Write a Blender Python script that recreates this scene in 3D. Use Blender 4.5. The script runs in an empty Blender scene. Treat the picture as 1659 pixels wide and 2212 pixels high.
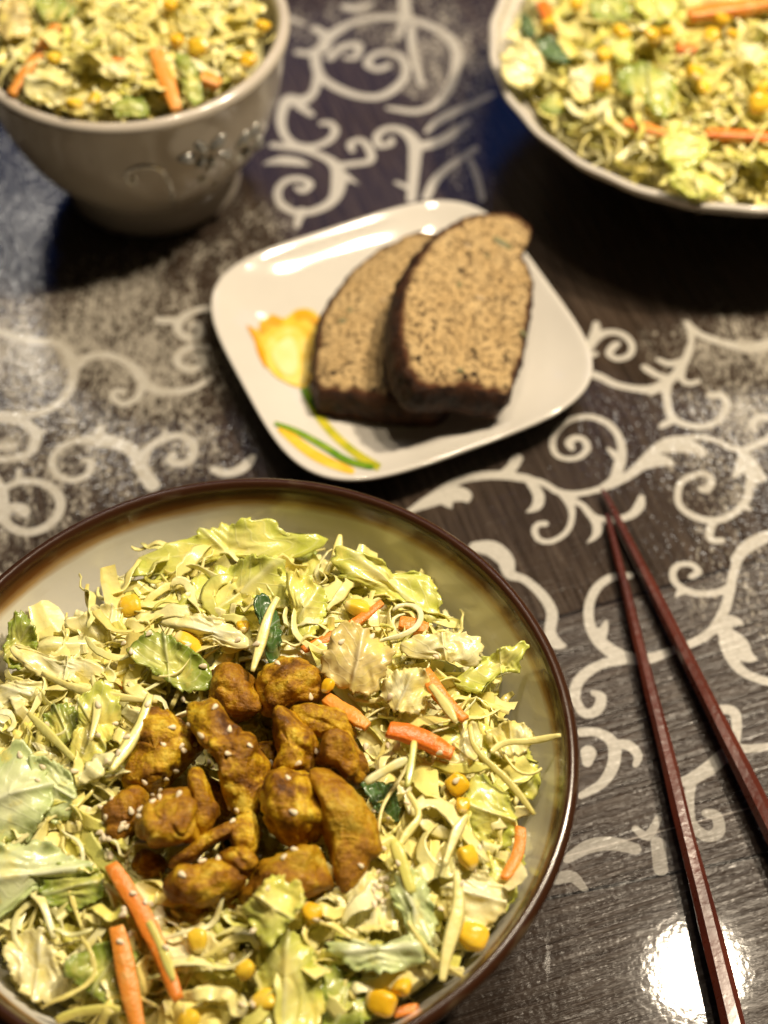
import bpy, math, random
import numpy as np
from mathutils import Vector, Matrix, noise as mnoise
from mathutils.bvhtree import BVHTree

random.seed(7); rng = np.random.default_rng(7)
SC = bpy.context.scene
COL = SC.collection
# ------------------------------------------------------------------ camera
# photo space used for all traced points: 1659 x 2212
IW, IH = 1659.0, 2212.0
F_PX, PITCH, ROLL, CAM_Z = 3479.2, math.radians(52.66), math.radians(-1.77), 0.490
_c, _s = math.cos(PITCH), math.sin(PITCH)
_rt, _up = np.array([1., 0, 0]), np.array([0, _s, _c])
CF = np.array([0, _c, -_s])
CR = math.cos(ROLL) * _rt + math.sin(ROLL) * _up
CU = -math.sin(ROLL) * _rt + math.cos(ROLL) * _up
CC = np.array([0, 0, CAM_Z])
cam_d = bpy.data.cameras.new('camera'); cam = bpy.data.objects.new('camera', cam_d); COL.objects.link(cam)
M = Matrix(((CR[0], CU[0], -CF[0], CC[0]), (CR[1], CU[1], -CF[1], CC[1]), (CR[2], CU[2], -CF[2], CC[2]), (0, 0, 0, 1)))
cam.matrix_world = M
cam_d.sensor_fit = 'VERTICAL'; cam_d.lens = 50; cam_d.sensor_height = 50 * IH / F_PX
cam_d.clip_start = 0.01; cam_d.clip_end = 50
cam_d.dof.use_dof = True; cam_d.dof.focus_distance = 0.495; cam_d.dof.aperture_fstop = 50 / 8.8
SC.camera = cam
# ------------------------------------------------------------------ world and lamps
wd = bpy.data.worlds.new('World'); SC.world = wd; wd.use_nodes = True
bg = wd.node_tree.nodes['Background']; bg.inputs[0].default_value = (1.0, 0.85, 0.68, 1); bg.inputs[1].default_value = 0.005
SC.view_settings.view_transform = 'Standard'; SC.view_settings.look = 'None'
SC.view_settings.exposure = 0.64; SC.view_settings.gamma = 1.0; SC.view_settings.use_curve_mapping = False
def lamp(name, loc, target, power, color, size, size_y=None):
    ld = bpy.data.lights.new(name, 'AREA'); ld.energy = power; ld.color = color
    ld.shape = 'RECTANGLE' if size_y else 'DISK'; ld.size = size
    if size_y: ld.size_y = size_y
    o = bpy.data.objects.new(name, ld); COL.objects.link(o)
    o.location = loc
    o.rotation_euler = (Vector(target) - Vector(loc)).to_track_quat('-Z', 'Y').to_euler()
    return o
WARM = (1.0, 0.845, 0.63)
# three bulbs of the pendant lamp over the table
lamp('pendant_bulb_lamp', (0.285, 0.575, 1.00), (0.10, 0.38, 0), 3.0, WARM, 0.070)
lamp('pendant_bulb_lamp', (0.500, 0.590, 1.00), (0.10, 0.38, 0), 8.2, WARM, 0.070)
lamp('pendant_bulb_lamp', (0.060, 0.600, 1.00), (0.00, 0.38, 0), 1.5, WARM, 0.070)
# dusk window at the far end of the room and two dim far lamps of the same room
lamp('dusk_window_lamp', (0.12, 2.6, 1.75), (0, 0.5, 0), 1.5, (0.10, 0.26, 1.0), 2.4, 0.8)
lamp('far_room_lamp', (-0.60, 2.2, 1.72), (0, 0.5, 0), 1.6, (1.0, 0.92, 0.78), 0.26, 0.22)
lamp('far_room_lamp', (0.78, 2.05, 1.80), (0, 0.5, 0), 1.2, (1.0, 0.92, 0.78), 0.22, 0.20)
SC.cycles.max_bounces = 8; SC.cycles.diffuse_bounces = 3; SC.cycles.glossy_bounces = 3
SC.cycles.transmission_bounces = 3; SC.cycles.sample_clamp_indirect = 3.0
SC.cycles.caustics_reflective = False; SC.cycles.caustics_refractive = False
SC.cycles.use_denoising = True

# ------------------------------------------------------------------ pixel helpers
def ray(px, py):
    return CF + ((px - IW / 2) / F_PX) * CR + ((IH / 2 - py) / F_PX) * CU
def P(px, py, z=0.0):
    d = ray(px, py); t = (z - CC[2]) / d[2]
    return CC + t * d
def onplane(px, py, c, n):
    d = ray(px, py); t = np.dot(c - CC, n) / np.dot(d, n)
    return CC + t * d
def project(p):
    q = np.asarray(p) - CC; zc = q @ CF
    return np.stack([IW / 2 + F_PX * (q @ CR) / zc, IH / 2 - F_PX * (q @ CU) / zc], -1)
def px_m(p):                       # metres per traced pixel at a point
    return np.dot(np.asarray(p) - CC, CF) / F_PX
def crop(x0, y0, s):               # crop coordinates -> traced pixel coordinates
    return lambda x, y: ((x0 + x / s) / 1.15732, (y0 + y / s) / 1.15732)
cA = crop(1320, 700, 2.765); cB = crop(640, 0, 2.37); cC = crop(0, 600, 2.0738); cD = crop(1120, 1160, 1.58)
cE = crop(500, 450, 1.659); cF_ = crop(700, 1160, 2.0738); cG = crop(240, 1620, 2.2419); c6 = crop(0, 0, 2.1829)
c7 = crop(1200, 0, 2.3042); c3 = crop(0, 1860, 1.7281); c1 = crop(0, 1160, 1.7281); c4 = crop(700, 1860, 2.0738)
def norm(v):
    v = np.asarray(v, float); return v / (np.linalg.norm(v) + 1e-12)
UP = np.array([0, 0, 1.0])
def fbm(p, o=3):
    return mnoise.fractal(Vector(p), 1.0, 2.0, o)
def catmull(pts, n=8, closed=False):
    p = np.asarray(pts, float); N = len(p); out = []
    for i in range(N if closed else N - 1):
        if closed: a, b, c, d = p[(i - 1) % N], p[i], p[(i + 1) % N], p[(i + 2) % N]
        else: a, b, c, d = p[max(i - 1, 0)], p[i], p[i + 1], p[min(i + 2, N - 1)]
        for k in range(n):
            t = k / n
            out.append(0.5 * (2 * b + (c - a) * t + (2 * a - 5 * b + 4 * c - d) * t * t + (3 * b - a - 3 * c + d) * t ** 3))
    if not closed: out.append(p[-1])
    return np.array(out)

# ------------------------------------------------------------------ object helpers
def mesh(name, v, f, mat, smooth=True, attrs=None):
    me = bpy.data.meshes.new(name)
    me.from_pydata([tuple(map(float, q)) for q in v], [], [tuple(int(i) for i in q) for q in f])
    if smooth: me.polygons.foreach_set('use_smooth', [True] * len(me.polygons))
    if mat: me.materials.append(mat)
    for k, a in (attrs or {}).items():
        at = me.attributes.new(k, 'FLOAT', 'POINT'); at.data.foreach_set('value', np.asarray(a, np.float32))
    me.update()
    return me
def obj(name, me, parent=None, label=None, cat=None, group=None, kind=None, loc=None, rot=None, scale=None):
    o = bpy.data.objects.new(name, me); COL.objects.link(o)
    if parent is not None: o.parent = parent
    if loc is not None: o.location = tuple(map(float, loc))
    if rot is not None: o.rotation_euler = rot
    if scale is not None: o.scale = scale
    if label: o['label'] = label
    if cat: o['category'] = cat
    if group: o['group'] = group
    if kind: o['kind'] = kind
    return o
def local(name, v, f, mat, **kw):
    """mesh object whose origin is the centre of its own points"""
    attrs = kw.pop('attrs', None); smooth = kw.pop('smooth', True)
    v = np.asarray(v, float); c = v.mean(0)
    return obj(name, mesh(name, v - c, f, mat, smooth, attrs), loc=c, **kw)
HITV, HITF = [], []                # everything sesame seeds may land on
def hit(v, f):
    n = len(HITV); HITV.extend(map(tuple, v)); HITF.extend([tuple(int(i) + n for i in q) for q in f])
def gridfaces(nu, nv, closed_u=False, off=0):
    f = []
    for j in range(nv - 1):
        for i in range(nu if closed_u else nu - 1):
            a = j * nu + i; b = j * nu + (i + 1) % nu
            f.append((off + a, off + b, off + b + nu, off + a + nu))
    return f
def lathe(prof, n=96, center=(0, 0, 0), wob=None):
    th = np.linspace(0, 2 * math.pi, n, endpoint=False); v = []
    for r, z in prof:
        rr = np.full(n, r) * (1 if wob is None else wob(th, r, z))
        v.append(np.stack([center[0] + rr * np.cos(th), center[1] + rr * np.sin(th), np.full(n, center[2] + z)], 1))
    v = np.concatenate(v)
    return v, gridfaces(n, len(prof), True)

# ------------------------------------------------------------------ material helpers
class NT:
    def __init__(self, name):
        self.m = bpy.data.materials.new(name); self.m.use_nodes = True
        self.t = self.m.node_tree; self.b = self.t.nodes['Principled BSDF']; self.out = self.t.nodes['Material Output']
    def n(self, typ, **kw):
        nd = self.t.nodes.new(typ)
        for k, v in kw.items():
            if k.startswith('i_'):
                key = k[2:]; key = int(key) if key.isdigit() else key.replace('_', ' ')
                self.put(nd.inputs[key], v)
            else: setattr(nd, k, v)
        return nd
    def put(self, sock, v):
        if isinstance(v, bpy.types.NodeSocket): self.t.links.new(v, sock)
        elif isinstance(v, (tuple, list)) and len(v) == 3 and sock.type == 'RGBA': sock.default_value = (*v, 1)
        else: sock.default_value = v
    def coord(self, kind='Object'):
        return self.n('ShaderNodeTexCoord').outputs[kind]
    def pos(self): return self.n('ShaderNodeNewGeometry').outputs['Position']
    def noise(self, vec, scale, detail=3, rough=0.55, dist=0.0, out='Fac'):
        return self.n('ShaderNodeTexNoise', i_Vector=vec, i_Scale=scale, i_Detail=detail, i_Roughness=rough, i_Distortion=dist).outputs[out]
    def ramp(self, fac, stops):
        r = self.n('ShaderNodeValToRGB', i_0=fac); e = r.color_ramp.elements
        while len(e) < len(stops): e.new(0.5)
        for k, (p, c) in enumerate(stops):
            e[k].position = p; e[k].color = (*c, 1) if len(c) == 3 else c
        return r.outputs[0]
    def fr(self, fac, a, b, c=0.0, d=1.0):
        return self.n('ShaderNodeMapRange', clamp=True, i_0=fac, i_1=a, i_2=b, i_3=c, i_4=d).outputs[0]
    def mix(self, fac, a, b, mode='MIX'):
        m = self.n('ShaderNodeMix', data_type='RGBA', blend_type=mode)
        self.put(m.inputs[0], fac); self.put(m.inputs[6], a); self.put(m.inputs[7], b); return m.outputs[2]
    def math(self, op, a, b=0.0, c=0.0):
        m = self.n('ShaderNodeMath', operation=op); self.put(m.inputs[0], a); self.put(m.inputs[1], b); self.put(m.inputs[2], c); return m.outputs[0]
    def vscale(self, vec, s, rotz=0.0):
        m = self.n('ShaderNodeMapping', i_Vector=vec); m.inputs['Scale'].default_value = s; m.inputs['Rotation'].default_value = (0, 0, rotz); return m.outputs[0]
    def attr(self, name): return self.n('ShaderNodeAttribute', attribute_name=name).outputs['Fac']
    def bump(self, h, strength=0.5, dist=0.001, normal=None):
        b = self.n('ShaderNodeBump', i_Height=h, i_Strength=strength, i_Distance=dist)
        if normal is not None: self.put(b.inputs['Normal'], normal)
        return b.outputs[0]
    def set(self, **kw):
        for k, v in kw.items(): self.put(self.b.inputs[k.replace('_', ' ')], v)
    def translucent(self, col, fac):
        t = self.n('ShaderNodeBsdfTranslucent', i_Color=col)
        m = self.n('ShaderNodeMixShader', i_0=fac); self.t.links.new(self.b.outputs[0], m.inputs[1]); self.t.links.new(t.outputs[0], m.inputs[2])
        self.t.links.new(m.outputs[0], self.out.inputs[0])
    def isl(self): return self.n('ShaderNodeNewGeometry').outputs['Random Per Island']
    def rnd(self): return self.n('ShaderNodeObjectInfo').outputs['Random']

def plain(name, col, rough=0.5, **kw):
    n = NT(name); n.set(Base_Color=col, Roughness=rough, **kw); return n.m

def mat_leaf(name, inner, edge, dress, damount=0.5, trans=0.12, rough=0.26):
    """leaf: pale ribs and veins, greener blade, smeared with creamy dressing"""
    n = NT(name); p = n.pos()
    s = n.attr('s'); vx, vy = n.attr('vx'), n.attr('vy')
    nz = n.noise(p, 160, 3)
    wob = n.math('MULTIPLY', n.math('SUBTRACT', n.noise(p, 240, 2), 0.5), 0.5)
    base = n.mix(n.fr(n.math('ADD', s, n.math('MULTIPLY', n.math('SUBTRACT', n.noise(p, 90, 3), 0.5), 1.5)), 0.15, 0.95), inner, edge)
    ay = n.math('ABSOLUTE', n.math('ADD', vy, n.math('MULTIPLY', wob, 0.15)))
    rib = n.fr(ay, 0.02, 0.10, 1, 0)
    pp = n.math('PINGPONG', n.math('ADD', n.math('ADD', vx, n.math('MULTIPLY', ay, 0.9)), n.math('MULTIPLY', wob, 0.30)), 0.15)
    side = n.fr(pp, 0.0, 0.035, 1, 0)
    fine = n.fr(n.n('ShaderNodeTexVoronoi', feature='DISTANCE_TO_EDGE', i_Vector=p, i_Scale=260.0).outputs[0], 0.0, 0.10, 1, 0)
    vein = n.math('MAXIMUM', rib, n.math('MAXIMUM', n.math('MULTIPLY', side, 0.7), n.math('MULTIPLY', fine, 0.22)))
    base = n.mix(n.math('MULTIPLY', vein, 0.42), base, tuple(min(0.93, 0.35 + 0.65 * x) for x in inner))
    d = n.fr(n.noise(p, 95, 4, 0.6), 0.62 - 0.25 * damount, 0.74 - 0.15 * damount, 0, 0.8)
    col = n.mix(d, base, dress)
    sp = n.fr(n.noise(p, 700, 2), 0.71, 0.77, 0, 0.7)
    col = n.mix(sp, col, (0.80, 0.60, 0.12))
    bh = n.math('ADD', n.math('MULTIPLY', vein, 0.5), n.math('ADD', n.math('MULTIPLY', n.noise(p, 300, 3), 0.6), n.math('MULTIPLY', d, 0.5)))
    n.set(Base_Color=col, Roughness=n.fr(nz, 0.3, 0.7, rough - 0.1, rough + 0.15), Normal=n.bump(bh, 0.22, 0.0010), Specular_IOR_Level=0.5, Coat_Weight=0.30, Coat_Roughness=0.12)
    n.translucent(col, trans); return n.m
DRESS = (0.95, 0.81, 0.19)
M_LETT = {
    'green': mat_leaf('lettuce_green', (0.66, 0.67, 0.17), (0.27, 0.36, 0.04), DRESS, 0.25),
    'pale': mat_leaf('lettuce_pale', (0.94, 0.87, 0.30), (0.64, 0.68, 0.11), DRESS, 0.42),
    'cream': mat_leaf('cabbage_cream', (0.95, 0.91, 0.56), (0.94, 0.85, 0.36), DRESS, 0.4),
    'mint': mat_leaf('lettuce_mint', (0.86, 0.90, 0.52), (0.62, 0.73, 0.30), DRESS, 0.22),
    'tan': mat_leaf('lettuce_tan', (0.86, 0.71, 0.32), (0.78, 0.61, 0.20), DRESS, 0.4),
    'dark': mat_leaf('spinach_dark', (0.12, 0.22, 0.05), (0.06, 0.14, 0.03), (0.5, 0.45, 0.15), 0.1),
}
def mat_shred(name, rnd):
    n = NT(name); r = n.rnd() if rnd == 'obj' else n.isl(); p = n.pos()
    c = n.ramp(r, [(0.0, (0.95, 0.89, 0.42)), (0.35, (0.95, 0.84, 0.27)), (0.6, (0.95, 0.92, 0.56)), (0.84, (0.86, 0.81, 0.19)), (0.95, (0.66, 0.66, 0.17)), (1.0, (0.93, 0.76, 0.24))])
    d = n.fr(n.noise(p, 130, 3), 0.5, 0.66, 0, 0.6)
    c = n.mix(d, c, (0.95, 0.81, 0.22))
    h = n.math('ADD', n.noise(p, 500, 3), n.math('MULTIPLY', d, 0.5))
    n.set(Base_Color=c, Roughness=0.33, Normal=n.bump(h, 0.25, 0.001), Specular_IOR_Level=0.5, Coat_Weight=0.35, Coat_Roughness=0.12)
    n.translucent(c, 0.10); return n.m
M_SHRED = mat_shred('cabbage_shred', 'obj'); M_MASS = mat_shred('cabbage_mass', 'isl')
def mat_carrot():
    n = NT('carrot'); p = n.pos(); r = n.rnd()
    a = n.mix(r, (0.80, 0.19, 0.015), (0.84, 0.34, 0.05))
    d = n.fr(n.noise(p, 170, 4, 0.65), 0.54, 0.70, 0, 0.55)
    c = n.mix(d, a, (0.84, 0.60, 0.22))
    n.set(Base_Color=c, Roughness=0.36, Normal=n.bump(n.math('ADD', n.noise(p, 900, 3), d), 0.45, 0.0008), Subsurface_Weight=0.2, Subsurface_Radius=(0.004, 0.002, 0.0008), Subsurface_Scale=0.4)
    return n.m
M_CARROT = mat_carrot()
def mat_corn():
    n = NT('corn'); p = n.coord('Object'); r = n.rnd()
    a = n.mix(r, (0.84, 0.49, 0.016), (0.87, 0.60, 0.05))
    a = n.mix(n.fr(n.n('ShaderNodeSeparateXYZ', i_0=p).outputs[0], -1.0, -0.65, 0.8, 0), a, (0.86, 0.74, 0.36))
    c = n.mix(n.fr(n.noise(n.pos(), 220, 3), 0.58, 0.74, 0, 0.4), a, (0.88, 0.70, 0.22))
    n.set(Base_Color=c, Roughness=0.25, Normal=n.bump(n.noise(n.pos(), 350, 2), 0.25, 0.001), Subsurface_Weight=0.2, Subsurface_Radius=(0.004, 0.0025, 0.0008), Subsurface_Scale=0.4)
    return n.m
M_CORN = mat_corn()
def mat_chicken():
    n = NT('curried_chicken'); p = n.pos(); r = n.rnd()
    big = n.math('ADD', n.math('MULTIPLY', n.noise(p, 62, 4, 0.6, 0.8), 0.62), n.math('MULTIPLY', n.noise(p, 240, 4, 0.65, 0.4), 0.38))
    c = n.ramp(big, [(0.37, (0.070, 0.022, 0.002)), (0.44, (0.22, 0.088, 0.004)), (0.50, (0.41, 0.200, 0.006)), (0.56, (0.66, 0.41, 0.015)), (0.63, (0.88, 0.68, 0.09))])
    c = n.mix(n.math('MULTIPLY', n.math('POWER', r, 1.6), 0.50), c, (0.34, 0.14, 0.006))
    sp = n.fr(n.noise(p, 1100, 3, 0.6), 0.62, 0.72)
    pat = n.fr(n.noise(p, 110, 3), 0.42, 0.62)
    c = n.mix(n.math('MULTIPLY', sp, n.fr(pat, 0, 1, 0.35, 1.0)), c, (0.060, 0.018, 0.003))
    fib = n.noise(n.vscale(n.coord('Object'), (160, 900, 300)), 1.0, 3)
    h = n.math('ADD', n.math('MULTIPLY', n.noise(p, 520, 5, 0.65), 1.0), n.math('MULTIPLY', fib, 0.5))
    n.set(Base_Color=c, Roughness=n.fr(n.noise(p, 150, 3), 0.35, 0.65, 0.28, 0.55), Normal=n.bump(h, 0.75, 0.0015), Specular_IOR_Level=0.35, Coat_Weight=0.05, Coat_Roughness=0.25)
    return n.m
M_CHICK = mat_chicken()
M_SESAME = plain('sesame', (0.86, 0.74, 0.50), 0.4)

# ================================================================== TABLE
TX0, TX1, TY0, TY1, STEP = -0.36, 0.38, 0.06, 0.86, 0.0011
nx, ny = int((TX1 - TX0) / STEP), int((TY1 - TY0) / STEP)
gx = np.linspace(TX0, TX1, nx); gy = np.linspace(TY0, TY1, ny)
SDF = np.full((ny, nx), 0.05, np.float32)
def stroke_world(pts, wid):
    """pts (n,2) on the table, wid full widths in metres"""
    pw = catmull(np.column_stack([pts, wid]), 7)
    for a, b in zip(pw[:-1], pw[1:]):
        R = max(a[2], b[2]) / 2 + 0.006
        i0, i1 = np.searchsorted(gx, [min(a[0], b[0]) - R, max(a[0], b[0]) + R]); j0, j1 = np.searchsorted(gy, [min(a[1], b[1]) - R, max(a[1], b[1]) + R])
        if i1 <= i0 or j1 <= j0: continue
        X, Y = np.meshgrid(gx[i0:i1], gy[j0:j1])
        d = b[:2] - a[:2]; L2 = d @ d + 1e-12
        t = np.clip(((X - a[0]) * d[0] + (Y - a[1]) * d[1]) / L2, 0, 1)
        dist = np.hypot(X - a[0] - t * d[0], Y - a[1] - t * d[1]) - np.maximum(a[2] + t * (b[2] - a[2]), 0.0004) / 2
        SDF[j0:j1, i0:i1] = np.minimum(SDF[j0:j1, i0:i1], dist)
def strokes(fn, scale, lst):
    for st in lst:
        st = np.array(st, float); w = []
        q = []
        for x, y, wd_ in st:
            u, v = fn(x, y); p = P(u, v, 0); q.append(p[:2]); w.append(wd_ / scale / 1.15732 * px_m(p) * 1.05)
        stroke_world(np.array(q), np.array(w))
strokes(cA, 2.765, [
 [(0,1375,45),(100,1400,45),(200,1460,50),(300,1480,50),(420,1465,45),(540,1430,50),(650,1380,55),(760,1300,75),(860,1200,80),(960,1120,70),(1080,1095,50),(1200,1085,40),(1300,1110,35),(1400,1160,45),(1500,1170,50),(1600,1130,55),(1720,1070,60)],
 [(800,1290,50),(880,1250,100),(950,1250,80),(1015,1290,6)], [(930,1170,60),(1060,1150,100),(1150,1160,95),(1200,1190,65),(1245,1222,6)],
 [(500,1440,40),(590,1380,60),(630,1280,75),(650,1180,58),(620,1070,50),(540,985,50),(420,945,45),(300,965,42),(210,1030,42),(170,1120,42),(190,1200,40),(260,1235,38),(350,1225,42),(410,1170,45),(390,1110,46),(330,1090,48),(285,1125,56),(305,1165,40)],
 [(610,1220,50),(570,1180,35),(535,1145,4)],
 [(240,1480,55),(290,1550,55),(305,1630,40),(280,1720,38),(220,1780,38),(140,1810,40),(70,1790,42),(45,1730,42),(70,1690,42),(120,1685,46)],
 [(310,1520,40),(380,1560,45),(430,1620,55),(480,1680,75),(470,1760,50),(400,1825,5)],
 [(480,1650,55),(560,1660,50),(640,1650,50),(720,1620,58),(770,1560,66),(785,1500,42)],
 [(400,640,60),(500,670,60),(600,720,55),(740,750,55),(860,755,75),(940,720,75),(1000,670,60),(1060,600,58),(1110,500,48),(1130,400,38),(1090,290,28)], [(870,760,60),(840,800,10)],
 [(1000,690,50),(900,660,50),(830,620,55),(800,600,40)], [(1060,560,50),(980,580,50),(900,550,36)],
 [(960,720,65),(960,820,50),(980,920,55),(1040,980,58),(1140,1010,50),(1250,1005,48),(1340,950,48),(1375,870,48),(1345,800,56),(1270,800,54),(1235,800,20)], [(1000,970,55),(940,1000,48),(910,1022,16)],
 [(1070,620,40),(1060,680,46),(1110,715,44),(1180,700,36)],
 [(410,470,76),(470,400,66),(560,360,48),(660,380,48),(720,450,44),(700,520,44),(620,545,44),(560,510,46),(590,460,54),(620,440,40)],
 [(440,420,56),(470,340,58),(470,300,40)], [(430,520,48),(470,510,36)],
 [(1110,300,30),(1180,370,50),(1300,420,58),(1420,450,66),(1550,470,95),(1700,430,80)],
 [(1480,1190,60),(1540,1280,100),(1570,1350,120),(1620,1365,60),(1655,1372,6)],
 [(1570,1330,80),(1530,1420,58),(1520,1500,56),(1450,1590,50),(1350,1650,55),(1230,1660,55),(1120,1620,50),(1050,1560,45),(1035,1480,45),(1060,1400,44),(1140,1350,42),(1230,1340,46),(1270,1390,52),(1230,1450,58),(1185,1440,32)],
 [(1480,1240,66),(1450,1330,55),(1410,1370,10)], [(1490,1560,60),(1545,1590,20)], [(1280,1680,50),(1255,1740,55),(1270,1800,48),(1340,1800,48)],
 [(1425,1936,50),(1480,1850,48),(1560,1790,48),(1680,1745,45)], [(1720,960,60),(1600,950,60),(1550,1000,56),(1580,1050,28)]])
strokes(cF_, 2.074, [
 [(650,255,16),(760,200,66),(860,160,95),(950,160,80),(970,195,16)], [(860,190,60),(890,232,6)],
 [(790,160,30),(930,85,45),(1060,60,50),(1180,60,52),(1290,78,48)], [(1150,60,48),(1200,20,55),(1230,-30,55)], [(1290,85,40),(1340,160,56),(1330,220,48),(1282,246,12)],
 [(1010,430,60),(1100,440,95),(1170,500,85),(1190,570,58),(1270,600,45),(1360,680,52),(1410,770,56),(1400,870,56),(1430,930,65),(1492,945,5)]])
strokes(cD, 1.58, [
 [(720,440,28),(640,450,32),(580,500,34),(555,580,36),(570,660,42),(620,720,55),(690,760,55),(780,770,45),(880,740,33),(960,710,34),(1040,660,36),(1090,580,38),(1115,500,34),(1130,420,33),(1170,350,30),(1290,280,28)],
 [(600,690,45),(620,640,26),(628,612,3)], [(700,770,46),(610,790,38),(540,830,42),(505,880,42),(500,930,42)], [(1110,490,30),(1050,510,28),(970,510,29),(910,480,27),(887,440,27),(905,402,25),(960,397,25),(990,425,27),(960,445,24)], [(920,505,28),(895,526,5)],
 [(1080,640,46),(1120,620,50),(1170,632,5)], [(1085,660,50),(1140,710,85),(1180,760,50),(1226,771,4)], [(1090,700,40),(1120,770,42),(1180,830,38),(1290,868,34)],
 [(500,930,38),(540,985,38),(590,970,42),(605,920,38),(575,905,24)], [(525,1060,38),(590,1060,38),(650,1100,46),(655,1180,46),(610,1260,38),(525,1310,28)], [(650,1110,38),(710,1110,42),(750,1150,34),(740,1190,22)], [(555,1140,60),(550,1180,36)],
 [(1290,1112,30),(1190,1125,34),(1130,1120,38),(1080,1160,55),(1020,1210,55),(950,1250,46),(900,1260,26)], [(1130,1110,38),(1140,1040,38),(1130,980,40),(1080,970,38),(1062,1000,18)],
 [(960,1260,38),(950,1340,42),(960,1420,46),(1020,1470,46),(1070,1450,46),(1060,1390,42),(1020,1380,36)], [(470,1560,36),(560,1510,55),(650,1500,55),(740,1520,46)], [(740,1440,28),(790,1470,36),(830,1400,26)], [(430,1640,46),(490,1630,46),(540,1680,26)], [(830,1500,55),(840,1600,55)]])
strokes(cC, 2.0738, [
 [(1110,1190,44),(1180,1210,48),(1260,1180,58),(1310,1125,36)],
 [(1090,715,28),(1000,770,42),(900,785,42),(820,780,52),(750,740,56),(700,670,56),(630,620,44),(540,595,44),(450,610,48),(390,650,66),(350,580,48),(280,530,48),(150,520,56),(-60,460,50)],
 [(380,660,56),(370,760,42),(310,840,46),(220,890,48),(120,905,44),(-60,905,40)], [(740,760,46),(710,820,38),(640,850,38),(590,820,34),(590,785,34),(640,785,34)],
 [(1080,355,38),(1000,370,38),(930,420,48),(930,480,44),(990,510,44),(1040,480,38),(1020,435,38),(990,450,28)], [(820,415,42),(900,420,46)],
 [(1075,560,34),(990,555,38),(930,590,42),(925,640,42),(980,670,44),(1045,650,44),(1050,605,48),(1010,605,28)],
 [(790,1270,76),(730,1180,66),(690,1100,66),(600,1050,76),(520,1040,84),(400,1040,38),(310,1080,38),(270,1150,38),(300,1220,38),(380,1245,38),(460,1210,38),(470,1150,34),(430,1140,28)],
 [(510,1030,56),(520,970,36)], [(740,1150,56),(770,1080,48),(850,1030,44),(940,1015,44),(1000,1060,46),(995,1130,46),(930,1160,46),(880,1140,44),(900,1110,38)], [(840,1030,30),(860,980,16)],
 [(-60,930,40),(100,940,44),(180,990,56),(180,1060,52),(120,1120,44),(-60,1145,40)], [(180,1000,48),(250,990,12)], [(-40,1070,40),(60,1070,56)],
 [(-60,1325,40),(100,1255,38),(220,1260,44),(300,1320,48),(310,1400,48),(250,1480,48),(150,1515,48),(60,1490,48),(20,1430,48),(60,1385,48),(120,1400,66),(130,1430,28)], [(90,1250,28),(100,1190,26)]])
strokes(cB, 2.37, [
 [(400,290,70),(430,220,74),(560,140,48),(700,105,50),(850,105,55),(1000,140,55),(1130,210,56),(1190,300,64),(1180,420,56),(1140,530,54),(1060,620,46),(950,660,44),(850,650,40),(780,640,26)],
 [(350,300,56),(360,400,56),(400,470,52),(500,530,56),(620,570,52),(740,570,55),(840,510,55),(890,430,46),(860,340,44),(770,310,44),(690,330,44),(660,380,44),(720,410,46),(780,390,46)],
 [(440,340,56),(480,300,46),(540,270,55),(610,270,46),(590,340,38),(530,340,34)],
 [(370,440,56),(340,550,48),(260,600,84),(190,590,74),(150,680,56),(160,780,48),(220,850,48),(320,870,44),(420,840,46),(470,780,44),(440,730,38),(390,730,36)], [(260,630,56),(330,680,36)],
 [(100,860,46),(250,880,46),(380,920,46),(470,980,64),(490,1080,84),(460,1180,64),(370,1240,56),(250,1260,48),(150,1210,46),(130,1130,44),(180,1070,44),(260,1060,44),(320,1090,44),(280,1130,44),(240,1110,28)],
 [(480,980,46),(580,970,44),(680,950,44),(670,880,44),(620,830,38),(560,850,38),(570,890,36)], [(520,1040,56),(605,1090,10)], [(50,970,12),(150,950,66),(250,960,56),(325,980,6)],
 [(920,1180,56),(930,1080,56),(940,950,66),(940,850,74),(880,780,56),(790,760,44),(720,800,44),(730,860,44),(800,850,38),(800,820,28)], [(940,870,56),(1050,850,74),(1150,800,56),(1260,720,30)],
 [(1010,1170,48),(1060,1070,52),(1140,990,48),(1230,930,44),(1300,880,44)], [(1010,780,26),(1100,700,56),(1250,630,48),(1400,560,36)], [(830,1080,24),(900,1110,38)], [(1270,950,34),(1310,1050,38),(1340,1180,34)],
 [(530,40,56),(600,50,56),(680,20,36)], [(890,100,66),(880,0,66),(890,-150,60)], [(880,110,40),(840,220,36)], [(920,160,46),(930,300,46),(980,500,36)], [(250,310,46),(330,320,46)], [(200,110,46),(280,140,26)], [(350,170,56),(400,200,56)], [(270,1250,56),(240,1340,34)]])
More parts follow.
